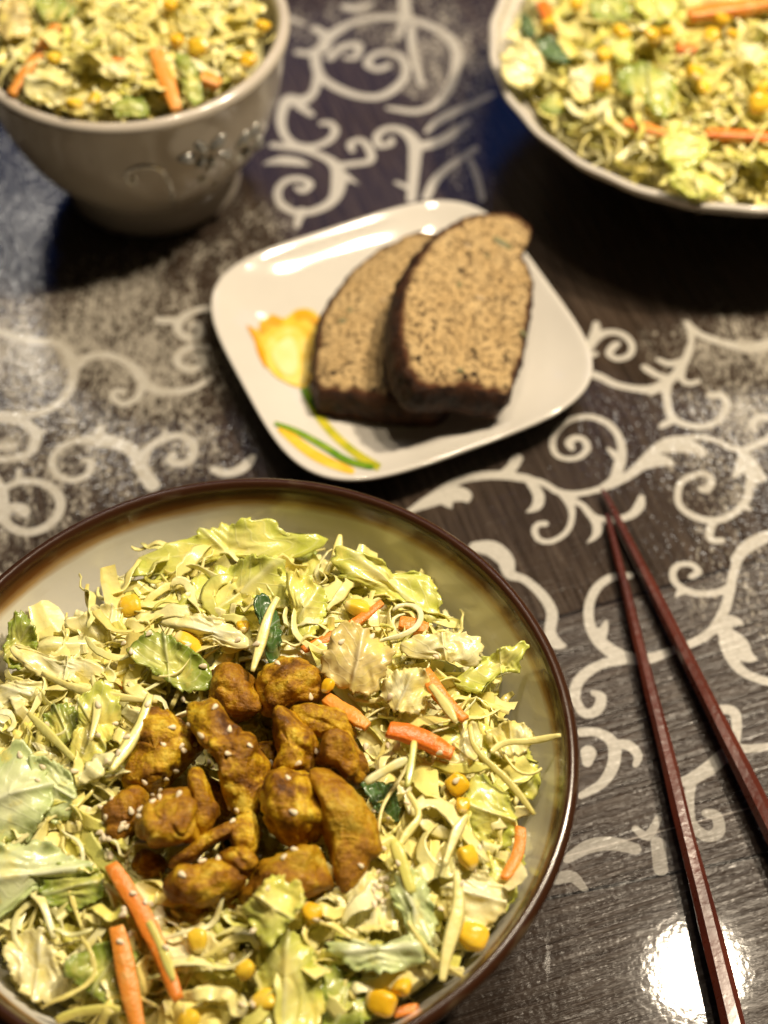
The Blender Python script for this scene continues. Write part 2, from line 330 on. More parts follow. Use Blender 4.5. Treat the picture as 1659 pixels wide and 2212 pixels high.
# the print goes on past the photographed area: more scrolls where nothing is drawn yet
rs = random.Random(5)
for k in range(420):
    x, y = rs.uniform(TX0, TX1), rs.uniform(TY0, TY1)
    u, v = project((x, y, 0))
    if -60 < u < IW + 60 and -60 < v < IH + 60: continue
    i, j = min(int((x - TX0) / STEP), nx - 1), min(int((y - TY0) / STEP), ny - 1)
    if SDF[j, i] < 0.022: continue
    a0 = rs.uniform(0, 6.28); sg = rs.choice((-1, 1)); pts = []
    for t in np.linspace(0, 1, 14):
        r = 0.017 * (1 - t) + 0.0025; a = a0 + sg * t * 8.2
        pts.append((x + r * math.cos(a), y + r * math.sin(a), 0.0042 + 0.001 * math.sin(t * 5)))
    pts = np.array(pts); stroke_world(pts[:, :2], pts[:, 2])
    a = a0 + 1.2; pts = np.array([(x + 0.017 * math.cos(a0), y + 0.017 * math.sin(a0), .004), (x + .024 * math.cos(a0 - sg * .5), y + .024 * math.sin(a0 - sg * .5), .006), (x + .034 * math.cos(a0 - sg * .7), y + .034 * math.sin(a0 - sg * .7), .001)])
    stroke_world(pts[:, :2], pts[:, 2])
# plank seams and the edge of the clear film
def line_sd(p1, p2):
    a, b = P(*p1)[:2], P(*p2)[:2]; d = norm(b - a); nn = np.array([-d[1], d[0]])
    X, Y = np.meshgrid(gx, gy); return (X - a[0]) * nn[0] + (Y - a[1]) * nn[1], d
s1, d1 = line_sd(cD(380, 620), cD(1264, 370)); s2, d2 = line_sd(cD(400, 1715), cD(1264, 1540)); s3, d3 = line_sd(cD(480, 1545), cD(1264, 1340))
X, Y = np.meshgrid(gx, gy)
# soft-edged mask for patches of milky cream speckle in the cover's colour
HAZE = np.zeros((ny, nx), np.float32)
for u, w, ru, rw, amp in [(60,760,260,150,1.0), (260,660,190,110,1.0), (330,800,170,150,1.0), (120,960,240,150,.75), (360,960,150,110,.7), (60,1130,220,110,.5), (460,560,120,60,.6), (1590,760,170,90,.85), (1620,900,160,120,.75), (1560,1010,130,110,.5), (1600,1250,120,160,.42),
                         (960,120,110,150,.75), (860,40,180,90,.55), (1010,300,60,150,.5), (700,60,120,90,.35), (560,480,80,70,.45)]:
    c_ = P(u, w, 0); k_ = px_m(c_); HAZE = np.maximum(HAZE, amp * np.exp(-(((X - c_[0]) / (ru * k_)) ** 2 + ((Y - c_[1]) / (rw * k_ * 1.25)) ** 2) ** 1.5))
tv = np.stack([X.ravel(), Y.ravel(), np.zeros(nx * ny)], 1)
me = bpy.data.meshes.new('table_top')
me.vertices.add(nx * ny); me.vertices.foreach_set('co', tv.astype(np.float32).ravel())
ii = (np.arange(ny - 1)[:, None] * nx + np.arange(nx - 1)[None]).ravel()
q = np.stack([ii, ii + 1, ii + nx + 1, ii + nx], 1).astype(np.int32)
me.loops.add(q.size); me.loops.foreach_set('vertex_index', q.ravel())
me.polygons.add(len(q)); me.polygons.foreach_set('loop_start', np.arange(0, q.size, 4, dtype=np.int32))
me.update(); me.validate()
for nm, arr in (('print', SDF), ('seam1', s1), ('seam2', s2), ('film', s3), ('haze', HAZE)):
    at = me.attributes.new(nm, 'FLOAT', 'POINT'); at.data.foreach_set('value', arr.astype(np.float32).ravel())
def mat_table():
    n = NT('wood_print_vinyl'); p = n.pos()
    rotz = math.atan2(d1[1], d1[0])
    q = n.n('ShaderNodeVectorRotate', rotation_type='Z_AXIS', i_Vector=p, i_Angle=-rotz).outputs[0]
    sm1 = n.attr('seam1'); sm2 = n.attr('seam2'); fl = n.attr('film')
    gh = n.noise(n.vscale(q, (24, 520, 1)), 1.0, 4, 0.62, 0.5)      # grain along the seam
    gv = n.noise(n.vscale(q, (520, 24, 1)), 1.0, 4, 0.62, 0.5)      # grain across it
    up = n.math('GREATER_THAN', sm1, 0.0)
    gmix = n.n('ShaderNodeMix', data_type='FLOAT', i_0=up, i_2=gh, i_3=gv).outputs[0]
    blot = n.noise(p, 14, 3)
    c = n.ramp(gmix, [(0.25, (0.012, 0.008, 0.005)), (0.48, (0.040, 0.027, 0.019)), (0.75, (0.088, 0.063, 0.045))])
    c = n.mix(n.fr(blot, 0.35, 0.7, 0, 0.5), c, (0.036, 0.028, 0.025))
    seam = n.math('MINIMUM', n.math('ABSOLUTE', sm1), n.math('ABSOLUTE', sm2))
    c = n.mix(n.fr(sm2, -0.0005, 0.0005, 0.45, 0), c, (0.035, 0.024, 0.018))
    c = n.mix(n.fr(seam, 0.0003, 0.0008, 1, 0), c, (0.006, 0.004, 0.003))
    wobble = n.math('MULTIPLY', n.math('SUBTRACT', n.noise(p, 900, 2), 0.5), 0.0005)
    pr = n.fr(n.math('ADD', n.attr('print'), wobble), -0.00018, 0.00022, 1, 0)
    pr = n.math('MULTIPLY', pr, n.fr(sm2, -0.0002, 0.0002))
    cream = n.mix(n.fr(n.noise(p, 700, 2), 0.35, 0.65), (0.47, 0.445, 0.39), (0.57, 0.54, 0.48))
    c = n.mix(n.math('MULTIPLY', pr, n.fr(fl, -0.012, 0.03, 0.45, 0.97)), c, cream)
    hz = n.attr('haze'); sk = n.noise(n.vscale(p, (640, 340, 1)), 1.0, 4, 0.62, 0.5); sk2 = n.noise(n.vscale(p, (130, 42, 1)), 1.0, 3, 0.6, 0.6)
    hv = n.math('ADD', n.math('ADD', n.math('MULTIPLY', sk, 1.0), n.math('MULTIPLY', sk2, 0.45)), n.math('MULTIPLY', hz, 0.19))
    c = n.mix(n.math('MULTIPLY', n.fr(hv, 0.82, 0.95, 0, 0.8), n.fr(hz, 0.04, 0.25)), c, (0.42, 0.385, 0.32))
    fe = n.fr(n.math('ABSOLUTE', fl), 0.00012, 0.0004, 0.55, 0)
    c = n.mix(fe, c, (0.55, 0.5, 0.45))
    # clear embossed film: smooth near the front, pimpled and softly waved further back
    dots = n.noise(p, 480, 1, 0.4)
    waves = n.noise(n.vscale(p, (190, 70, 1)), 1.0, 2, 0.5, 0.4)
    big = n.noise(p, 13, 2)
    grn = n.math('MULTIPLY', gh, n.fr(sm1, -0.002, 0.001, 1.0, 0.2))
    py = n.n('ShaderNodeSeparateXYZ', i_0=p).outputs[1]
    back = n.math('MULTIPLY', n.fr(py, 0.24, 0.36), n.fr(big, 0.36, 0.58, 0.30, 1.0))
    hc = n.math('ADD', n.math('MULTIPLY', dots, 1.1), n.math('MULTIPLY', waves, 0.55))
    hb = n.math('ADD', grn, n.math('MULTIPLY', dots, 0.25))
    n.set(Base_Color=c, Roughness=n.fr(gmix, 0.3, 0.7, 0.16, 0.30), Normal=n.bump(hb, 0.7, 0.0012), Specular_IOR_Level=n.fr(sm1, -0.002, 0.001, 0.22, 0.12))
    cb = n.n('ShaderNodeBump', i_Height=hc, i_Distance=0.0013)
    n.put(cb.inputs['Strength'], n.fr(back, 0, 1, 0.010, 0.20))
    n.set(Coat_Weight=1.0, Coat_Roughness=0.05, Coat_IOR=1.5, Coat_Normal=cb.outputs[0])
    return n.m
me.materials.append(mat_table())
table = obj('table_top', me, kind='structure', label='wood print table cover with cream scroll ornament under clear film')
# slab under the printed cover so the table has an edge and depth
bx = [(TX0, TY0), (TX1, TY0), (TX1, TY1), (TX0, TY1)]
sv = [(x, y, -0.0015) for x, y in bx] + [(x, y, -0.03) for x, y in bx]
obj('table_slab', mesh('table_slab', sv, [(0, 1, 2, 3), (7, 6, 5, 4), (0, 4, 5, 1), (1, 5, 6, 2), (2, 6, 7, 3), (3, 7, 4, 0)], plain('dark_wood', (0.05, 0.035, 0.025), 0.5), False), parent=table)

# ================================================================== BOWLS
B1 = np.array([-0.0452, 0.2330, 0.0]); B2 = np.array([-0.0999, 0.5696, 0.0]); B3 = np.array([0.1602, 0.5847, 0.0])
def smooth_prof(pts, n=6):
    return [tuple(q) for q in catmull(pts, n)]
def mat_bowl1():
    n = NT('stoneware_glaze'); p = n.coord('Object'); sp = n.n('ShaderNodeSeparateXYZ', i_0=p)
    z = sp.outputs[2]; nz = n.noise(n.vscale(p, (25, 25, 160)), 1.0, 4, 0.6)
    zz = n.math('ADD', z, n.math('MULTIPLY', n.math('SUBTRACT', nz, 0.5), 0.004))
    inner = n.attr('inner')
    c = n.ramp(n.fr(zz, 0.056, 0.0775), [(0.0, (0.78, 0.76, 0.69)), (0.46, (0.74, 0.71, 0.62)), (0.57, (0.42, 0.27, 0.11)), (0.66, (0.14, 0.054, 0.013)), (0.80, (0.045, 0.016, 0.006)), (1.0, (0.040, 0.014, 0.006))])
    c = n.mix(n.fr(n.noise(n.vscale(p, (40, 40, 220)), 1, 3), 0.55, 0.75, 0, 0.25), c, (0.45, 0.38, 0.22))
    outc = n.mix(n.fr(nz, 0.35, 0.7), (0.030, 0.016, 0.010), (0.075, 0.035, 0.018))
    c = n.mix(inner, outc, c)
    n.set(Base_Color=c, Roughness=n.fr(inner, 0, 1, 0.16, 0.24), Coat_Weight=0.35, Coat_Roughness=0.08, Normal=n.bump(n.noise(p, 90, 3), 0.15, 0.001))
    return n.m
in1 = [(0.0, 0.010), (0.030, 0.0115), (0.052, 0.0185), (0.071, 0.032), (0.0835, 0.047), (0.0905, 0.060), (0.0945, 0.070)]
rim1 = [(0.0957, 0.0738), (0.0972, 0.0757), (0.0990, 0.0753), (0.1000, 0.0738), (0.0998, 0.0715)]
out1 = [(0.0975, 0.066), (0.0925, 0.055), (0.083, 0.040), (0.067, 0.024), (0.048, 0.012), (0.042, 0.0095), (0.041, 0.0), (0.037, 0.0), (0.036, 0.006), (0.0, 0.006)]
pr1 = smooth_prof(in1 + rim1 + out1, 4)
v, f = lathe(pr1, 128)
RK = [k for k in range(len(pr1) - 1) if min(pr1[k][1], pr1[k + 1][1]) > 0.0735]
n_in = (len(in1) + len(rim1) - 1) * 4
INN = np.repeat([1.0 if k < n_in else 0.0 for k in range(len(pr1))], 128); MB1 = mat_bowl1()
bowl1 = obj('salad_bowl', mesh('salad_bowl', v, [q for k, q in enumerate(f) if k // 128 not in RK], MB1, True, {'inner': INN}), loc=B1,
            label='large stoneware bowl with dark brown rim filled with chicken salad', cat='bowl')
obj('brown_rim', mesh('brown_rim', v, [q for k, q in enumerate(f) if k // 128 in RK], MB1, True, {'inner': INN}), parent=bowl1)
def mat_glaze(name, col, rough=0.12):
    n = NT(name); p = n.coord('Object')
    c = n.mix(n.fr(n.noise(p, 30, 3), 0.3, 0.7), col, tuple(x * 0.92 for x in col))
    n.set(Base_Color=c, Roughness=rough, Coat_Weight=0.4, Coat_Roughness=0.04); return n.m
M_BEIGE = mat_glaze('beige_glaze', (0.56, 0.50, 0.42), 0.2); M_WHITE = mat_glaze('white_porcelain', (0.70, 0.65, 0.57), 0.1)
in2 = [(0.0, 0.012), (0.030, 0.014), (0.046, 0.026), (0.055, 0.045), (0.060, 0.065), (0.0612, 0.077)]
out2 = [(0.0618, 0.0812), (0.0640, 0.0832), (0.0664, 0.0822), (0.0671, 0.080), (0.0664, 0.0775), (0.0645, 0.070), (0.0610, 0.052), (0.0545, 0.034), (0.0455, 0.0195), (0.0405, 0.014), (0.0385, 0.010), (0.0392, 0.0), (0.034, 0.0), (0.033, 0.006), (0.0, 0.007)]
pr2 = smooth_prof(in2 + out2, 4); v2, f2 = lathe(pr2, 112)
bowl2 = obj('salad_bowl', mesh('beige_bowl', v2, f2, M_BEIGE), loc=B2, label='deep beige bowl with raised flower ornament holding salad', cat='bowl')
in3 = [(0.0, 0.014), (0.045, 0.016), (0.070, 0.0255), (0.088, 0.0365), (0.099, 0.0455), (0.1032, 0.0492)]
out3 = [(0.1046, 0.0526), (0.1060, 0.0540), (0.1075, 0.0534), (0.1078, 0.0520), (0.1035, 0.0462), (0.0900, 0.0340), (0.073, 0.0230), (0.056, 0.0150), (0.048, 0.0115), (0.0465, 0.009), (0.046, 0.0), (0.041, 0.0), (0.040, 0.008), (0.0, 0.009)]
pr3 = smooth_prof(in3 + out3, 4)
v3, f3 = lathe(pr3, 160, (0, 0, 0), lambda th, r, z: 1 + 0.0035 * np.sin(26 * th) * max(0.0, min(1.0, (z - 0.02) / 0.03)))
bowl3 = obj('salad_bowl', mesh('white_bowl', v3, f3, M_WHITE), loc=B3, label='wide white porcelain bowl with scalloped rim holding salad', cat='bowl')
# raised ornament on the beige bowl
bv2 = BVHTree.FromPolygons([tuple(q + B2) for q in v2], f2)
M_RELIEF = plain('relief_grey_glaze', (0.42, 0.41, 0.38), 0.16, Metallic=0.6); M_RELIEF2 = plain('relief_pale_glaze', (0.86, 0.84, 0.78), 0.14, Metallic=0.5)
def cast2(x, y):
    u, w = c6(x, y); h = bv2.ray_cast(Vector(CC), Vector(norm(ray(u, w))))
    return (np.array(h[0]), np.array(h[1])) if h[0] is not None else (None, None)
def ellipsoid(c, ax, ay, az, a, b, h, nu=14, nv=9, dent=0.0):
    vs = []
    for j in range(nv):
        ph = -math.pi / 2 + math.pi * j / (nv - 1)
        for i in range(nu):
            t = 2 * math.pi * i / nu
            x, y, z = math.cos(ph) * math.cos(t), math.cos(ph) * math.sin(t), math.sin(ph)
            vs.append(c + ax * a * x + ay * b * y + az * (h * z - dent * h * max(0, 1 - x * x * 2 - y * y * 2)))
    return np.array(vs), gridfaces(nu, nv, True)
def tube(pts, rad, ns=8, cap=True):
    pts = np.asarray(pts, float); vs = []; n = len(pts)
    for i in range(n):
        t = norm(pts[min(i + 1, n - 1)] - pts[max(i - 1, 0)]); a = norm(np.cross(t, UP) + 1e-6); b = np.cross(a, t)
        for k in range(ns):
            th = 2 * math.pi * k / ns; vs.append(pts[i] + rad[i] * (math.cos(th) * a + math.sin(th) * b))
    f = gridfaces(ns, n, True)
    if cap: f += [tuple(range(ns))[::-1], tuple(range((n - 1) * ns, n * ns))]
    return np.array(vs), f
def relief_curl(pts, w):
    q = []
    for x, y in catmull(pts, 6):
        h, nn = cast2(x, y)
        if h is not None: q.append(h + nn * 0.0002)
    if len(q) < 3: return
    v, f = tube(np.array(q) - B2, [w * (0.5 + 0.5 * math.sin(math.pi * (0.15 + 0.8 * i / len(q)))) for i in range(len(q))])
    obj('relief_curl', mesh('relief_curl', v, f, M_RELIEF2), parent=bowl2)
def relief_petal(x, y, dx, dy, a, b, m=None):
    h, nn = cast2(x, y); h2, _ = cast2(x + dx, y + dy)
    if h is None or h2 is None: return
    ax = norm(h2 - h); ax = norm(ax - nn * (ax @ nn)); ay = np.cross(nn, ax)
    v, f = ellipsoid(h - B2, ax, ay, nn, a, b, 0.0020, dent=0.6)
    obj('relief_petal', mesh('relief_petal', v, f, m or M_RELIEF), parent=bowl2)
relief_curl([(700,1000),(690,960),(720,925),(790,905),(870,925),(920,985),(940,1070),(955,1140)], 0.0011)
relief_curl([(690,985),(730,1010),(745,985),(725,960)], 0.0008)
relief_curl([(960,1100),(1050,1040),(1120,990),(1200,930),(1280,850),(1330,770)], 0.0006)
relief_curl([(1200,1000),(1290,930),(1380,840),(1440,700)], 0.0005)
for x, y, a in [(1020,860,0.0038), (1095,805,0.004), (1185,775,0.0042), (1225,840,0.0036), (1150,880,0.0034), (1090,880,0.003)]:
    relief_petal(x, y, (x - 1140) * 0.3 + 5, (y - 850) * 0.3 + 3, a * 1.15, a * 0.62)
    relief_petal(x + 4, y - 4, (x - 1140) * 0.3 + 5, (y - 850) * 0.3 + 3, a * 0.7, a * 0.3, M_RELIEF2)
for x, y, a in [(1320,760,0.004), (1375,720,0.0042), (1400,780,0.0034), (1330,830,0.003)]:
    relief_petal(x, y, 12, -20, a * 1.2, a * 0.6); relief_petal(x + 5, y - 4, 12, -20, a * 0.7, a * 0.3, M_RELIEF2)
M_BEAD = plain('bead_glaze', (0.62, 0.60, 0.52), 0.06, Coat_Weight=1.0)
for x, y, r in [(1100,975,.0022), (1130,920,.0016), (1170,1000,.0016), (1130,1050,.0015), (1300,860,.0017), (940,1075,.0014), (720,980,.0013), (1240,900,.0012)]:
    h, nn = cast2(x, y)
    if h is not None:
        v, f = ellipsoid(h - B2, np.array([1., 0, 0]), np.array([0, 1., 0]), UP, r, r, r, 12, 8)
        obj('relief_bead', mesh('relief_bead', v, f, M_BEAD), parent=bowl2)

# ================================================================== PLATE
PC = np.array([0.0080, 0.4535, 0.0]); PROT = 2.7554 - math.pi * 0.75; PA = 0.0674
def plate_s(x, y):
    c, s = math.cos(-PROT), math.sin(-PROT); dx, dy = x - PC[0], y - PC[1]
    u, w = c * dx - s * dy, s * dx + c * dy
    return ((abs(u) ** 4 + abs(w) ** 4) ** 0.25) / PA, math.hypot(u, w)
def plate_z(x, y):
    s, r = plate_s(x, y); t = max(0.0, (s - 0.50) / 0.5)
    return 0.0055 + 0.0105 * t ** 1.7 + 0.0035 * max(0, (r / PA - 0.85)) * t
def ring(sc, z_off, zf=None, n=144):
    out = []
    for k in range(n):
        t = 2 * math.pi * k / n; c, s = math.cos(t), math.sin(t)
        r = PA * sc / ((abs(c) ** 4 + abs(s) ** 4) ** 0.25)
        cx, sx = math.cos(t + PROT), math.sin(t + PROT); x, y = PC[0] + r * cx, PC[1] + r * sx
        out.append((x - PC[0], y - PC[1], (plate_z(x, y) if zf is None else zf) + z_off))
    return out
rings = [ring(s, 0) for s in (0.02, 0.15, 0.3, 0.42, 0.5, 0.56, 0.62, 0.68, 0.74, 0.8, 0.86, 0.91, 0.955, 0.985)]
rings += [ring(1.0, -0.0004), ring(1.004, -0.0014), ring(0.995, -0.0026), ring(0.94, -0.0036), ring(0.8, -0.0040), ring(0.65, -0.0040), ring(0.55, -0.0038), ring(0.5, 0, 0.0), ring(0.46, 0, 0.0), ring(0.44, 0, 0.0022), ring(0.02, 0, 0.0022)]
v = np.array([q for r in rings for q in r])
plate = obj('side_plate', mesh('side_plate', v, gridfaces(144, len(rings), True) + [tuple(range(144))[::-1]], mat_glaze('plate_porcelain', (0.70, 0.66, 0.59), 0.07)), loc=PC,
            label='square white plate with yellow tulip print carrying two bread slices', cat='plate')
def on_plate(u, w):
    z = 0.008
    for _ in range(6):
        p = P(u, w, z); z = plate_z(p[0], p[1])
    return p
def print_poly(name, fn, pts, mat, lift):
    o = catmull([fn(*q) for q in pts], 4, True); c = o.mean(0); vs = []; N = len(o); K = 6
    for k in range(K + 1):
        for q in o:
            p = on_plate(*(c + (q - c) * max(k / K, 0.02))); vs.append(p + UP * lift - PC)
    obj(name, mesh(name, vs, gridfaces(N, K + 1, True), mat), parent=plate)
def mat_print(name, a, b):
    n = NT(name); c = n.mix(n.fr(n.noise(n.pos(), 130, 3), 0.35, 0.65), a, b); n.set(Base_Color=c, Roughness=0.08); return n.m
MY1 = mat_print('print_yellow', (0.80, 0.47, 0.03), (0.84, 0.60, 0.08)); MY2 = mat_print('print_light_yellow', (0.86, 0.60, 0.08), (0.88, 0.70, 0.20)); MG = mat_print('print_green', (0.10, 0.24, 0.015), (0.25, 0.36, 0.03)); MGY = mat_print('print_stem', (0.36, 0.38, 0.02), (0.62, 0.52, 0.04))
print_poly('tulip_petal_print', cE, [(195,605),(240,635),(250,590),(300,560),(350,575),(400,540),(455,538),(500,580),(500,680),(470,800),(440,862),(370,850),(300,800),(255,750),(232,680)], MY1, 0.0003)
print_poly('tulip_petal_print', cE, [(270,710),(300,655),(370,615),(430,640),(455,760),(425,850),(350,838),(290,790)], MY2, 0.0006)
MO = mat_print('print_orange', (0.74, 0.34, 0.015), (0.80, 0.42, 0.03)); MPALE = mat_print('print_pale_yellow', (0.88, 0.76, 0.36), (0.88, 0.72, 0.26))
print_poly('tulip_petal_print', cE, [(195,605),(238,640),(256,700),(282,770),(268,775),(240,720),(226,670)], MO, 0.0006)
print_poly('tulip_petal_print', cE, [(250,598),(300,566),(345,585),(330,606),(295,600),(268,640),(254,640)], MO, 0.0007)
print_poly('tulip_petal_print', cE, [(395,552),(450,545),(492,590),(478,606),(440,575),(405,585)], MO, 0.0007)
print_poly('tulip_petal_print', cE, [(300,730),(330,680),(380,660),(405,720),(400,800),(350,810)], MPALE, 0.0009)
def print_stem(pts, w0, w1, mat, lift, name='tulip_stem_print'):
    o = catmull([cE(*q) for q in pts], 8); vs = []
    for i, q in enumerate(o):
        t = norm(o[min(i + 1, len(o) - 1)] - o[max(i - 1, 0)]); nn = np.array([-t[1], t[0]]); u = i / (len(o) - 1)
        w = (w0 + (w1 - w0) * u) * (0.35 + 0.65 * math.sin(math.pi * min(1, 0.15 + 0.85 * u)) ** 0.5 if name.endswith('leaf_print') else 1) * 0.36
        for s in (-1, 0, 1): vs.append(on_plate(*(q + nn * w * s)) + UP * lift - PC)
    obj(name, mesh(name, vs, gridfaces(3, len(o)), mat), parent=plate)
print_stem([(435,865),(470,945),(540,1040),(640,1130),(745,1195)], 26, 24, MGY, 0.0003)
print_stem([(432,865),(455,915),(480,950)], 26, 16, MG, 0.0006)
print_stem([(330,1025),(430,1110),(520,1165),(640,1212)], 30, 34, MY1, 0.0003, 'tulip_leaf_print')
print_stem([(310,1012),(400,1045),(520,1110),(610,1165),(720,1196)], 14, 26, MG, 0.0006, 'tulip_leaf_print')

# ================================================================== BREAD
def mat_crumb():
    n = NT('seed_bread_crumb'); p = n.coord('Object'); s = n.attr('s')
    c = n.mix(n.fr(n.noise(p, 90, 4), 0.3, 0.7), (0.47, 0.315, 0.135), (0.60, 0.43, 0.21))
    pores = n.n('ShaderNodeTexVoronoi', i_Vector=p, i_Scale=520.0, i_Randomness=1.0).outputs[0]
    pn = n.fr(n.noise(p, 560, 4, 0.75), 0.535, 0.58)
    c = n.mix(n.math('MULTIPLY', pn, 0.92), c, (0.060, 0.028, 0.012))
    big = n.fr(n.noise(p, 210, 3), 0.63, 0.665)
    c = n.mix(big, c, (0.03, 0.014, 0.007))
    c = n.mix(n.fr(n.math('ADD', s, n.math('MULTIPLY', n.math('SUBTRACT', n.noise(p, 160, 3), 0.5), 0.14)), 0.92, 0.985), c, (0.085, 0.030, 0.010))
    h = n.math('SUBTRACT', n.noise(p, 420, 4), n.math('ADD', n.math('MULTIPLY', pn, 0.6), big))
    n.set(Base_Color=c, Roughness=0.75, Normal=n.bump(h, 0.8, 0.0015), Specular_IOR_Level=0.2); return n.m
def mat_crust():
    n = NT('dark_crust'); p = n.coord('Object')
    c = n.mix(n.fr(n.noise(p, 180, 4, 0.65), 0.35, 0.7), (0.014, 0.005, 0.002), (0.075, 0.026, 0.008))
    n.set(Base_Color=c, Roughness=0.55, Normal=n.bump(n.noise(p, 600, 4, 0.6), 0.9, 0.0015), Specular_IOR_Level=0.3); return n.m
M_CRUMB, M_CRUST = mat_crumb(), mat_crust()
def bread(pts, cz, nrm, thick, label, seeds):
    o = catmull([cE(*q) for q in pts], 6, True); cpx = o.mean(0); n = norm(nrm)
    c0 = P(cpx[0], cpx[1], cz); N = len(o)
    out = np.array([onplane(q[0], q[1], c0, n) for q in o])
    out = np.array([q + norm(q - c0) * 0.0011 * fbm(q * 260) for q in out])
    K = 14; vs = []; sv = []
    for k in range(K + 1):
        s = max(k / K, 0.02)
        for q in out:
            p = c0 + (q - c0) * s; h = 0.0006 * fbm(p * 300) - 0.0014 * s ** 10
            vs.append(p + n * h - c0); sv.append(s)
    o2 = obj('bread_slice', mesh('crumb', vs, gridfaces(N, K + 1, True), M_CRUMB, True, {'s': sv}), loc=c0, label=label, cat='bread')
    L = 8; cv = []
    for l in range(L + 1):
        t = l / L
        for q in out:
            e = norm(q - c0); p = q + e * (0.0022 * math.sin(math.pi * min(t, 0.85)) ** 0.8 + 0.0012 * t) - n * thick * t
            p = p + e * 0.0012 * fbm(p * 330) * math.sin(math.pi * min(1, t + 0.05)) - n * 0.0014 * (1 - t) ** 6
            cv.append(p - c0)
    back = [(c0 + (q - c0) * s - n * (thick - 0.0004)) - c0 for s in (0.7, 0.02) for q in out]
    cf = gridfaces(N, L + 3, True)
    obj('crust', mesh('crust', cv + back, cf, M_CRUST), parent=o2)
    for x, y, a, b, ang, m in seeds:
        u, w = cE(x, y); p = onplane(u, w, c0, n); ax = norm(np.cross(n, norm(np.cross(n, CR)))) * -1
        ay = np.cross(n, ax); d = math.cos(ang) * ax + math.sin(ang) * ay
        v, f = ellipsoid(p - c0 - n * 0.0002, d, np.cross(n, d), n, a, b, 0.0009, 12, 7)
        obj('baked_seed', mesh('baked_seed', v, f, m), parent=o2)
    return o2
M_PUMP = plain('pumpkin_seed', (0.16, 0.15, 0.055), 0.5); M_NUT = plain('nut_bit', (0.45, 0.33, 0.18), 0.5)
bread([(500,858),(600,868),(720,888),(860,910),(1000,890),(1060,720),(1080,500),(1050,300),(990,225),(940,208),(880,215),(800,250),(715,295),(640,362),(572,450),(522,540),(490,650),(480,760)], 0.0205, (0, 0, 1), 0.0145,
      'seeded brown bread slice lying flat, partly under another slice', [(760,498,.002,.0009,.2,M_NUT), (590,585,.0022,.0014,.4,M_PUMP), (620,540,.0016,.0012,1.0,M_PUMP)])
bread([(925,848),(1010,852),(1100,846),(1200,868),(1285,868),(1312,800),(1340,700),(1365,560),(1378,440),(1370,360),(1338,305),(1366,255),(1378,195),(1335,150),(1260,128),(1180,135),(1100,152),(1030,192),(970,244),(910,325),(868,405),(842,500),(832,600),(848,700),(880,795)], 0.0345, (0.38, -0.05, 1), 0.0145,
      'seeded brown bread slice leaning on top of the other slice', [(1255,262,.0052,.0022,-.45,M_PUMP), (1075,435,.0020,.0010,1.2,M_PUMP), (1110,275,.0022,.0009,-.8,M_NUT), (1340,635,.0022,.0012,-.9,M_PUMP), (1165,490,.0026,.0012,-.2,M_NUT), (1190,315,.0018,.0008,-.6,M_PUMP), (1080,790,.0018,.0012,.1,M_PUMP)])

# ================================================================== CHOPSTICKS
def mat_lacquer():
    n = NT('red_lacquer'); p = n.pos()
    c = n.mix(n.fr(n.noise(p, 60, 3), 0.3, 0.7), (0.075, 0.015, 0.009), (0.115, 0.024, 0.013))
    n.set(Base_Color=c, Roughness=n.fr(n.noise(p, 400, 3), 0.3, 0.7, 0.24, 0.36), Normal=n.bump(n.noise(p, 380, 3), 0.2, 0.001), Coat_Weight=0.25, Coat_Roughness=0.15); return n.m
M_LAC = mat_lacquer()
def chopstick(tip, end, r0, r1, seed, label):
    a = P(*tip, 0.0); b = P(*end, 0.0); rr = random.Random(seed); L = np.linalg.norm(b - a); n = 60; ns = 7
    d = norm(b - a); sd = np.array([-d[1], d[0], 0]); vs = []
    for i in range(n + 1):
        t = i / n; r = r0 + (r1 - r0) * t ** 0.75; cz = r + 0.0025 + 0.0030 * t
        if i == 0: r *= 0.55
        if i == n: r *= 0.7
        for k in range(ns):
            th = 2 * math.pi * k / ns + 0.25 * seed
            cut = 1 + 0.15 * mnoise.noise(Vector((t * L * 42, math.cos(th) * 1.1 + seed, math.sin(th) * 1.1))) - 0.03
            vs.append(a + d * L * t + sd * (r * cut * math.cos(th)) + UP * (cz + r * cut * math.sin(th)))
    f = gridfaces(ns, n + 1, True) + [tuple(range(ns))[::-1], tuple(range(n * ns, (n + 1) * ns))]
    return local('chopstick', vs, f, M_LAC, smooth=False, label=label, cat='chopstick', group='pair of chopsticks')
chopstick((1309, 1122), (1600, 2352), 0.0009, 0.0040, 1, 'dark red wooden chopstick lying between the bowl and the other chopstick')
chopstick((1299, 1068), (1838, 2190), 0.0009, 0.0043, 2, 'dark red wooden chopstick whose tip reaches past the other')

# ================================================================== SALAD PIECES
def zs1(x, y):
    r = math.hypot(x - B1[0], y - B1[1]); pit = math.exp(-(r / 0.035) ** 4)
    return 0.0545 + 0.013 * (1 - min(1.2, r / 0.088) ** 2) - 0.006 * pit
def zs2(x, y):
    r = math.hypot(x - B2[0], y - B2[1]); return 0.0755 + 0.010 * (1 - min(1.2, r / 0.062) ** 2)
def zs3(x, y):
    r = math.hypot(x - B3[0], y - B3[1]); return 0.0475 + 0.013 * (1 - min(1.2, r / 0.102) ** 2)
def on_surf(u, w, zs, dz=0.0):
    z = 0.065
    for _ in range(5):
        p = P(u, w, z + dz); z = zs(p[0], p[1])
    return P(u, w, z + dz)
TOCAM = -CF
WALLS = {zs1: (B1, np.array(in1 + rim1[:2])), zs2: (B2, np.array(in2 + out2[:2])), zs3: (B3, np.array(in3 + out3[:2]))}
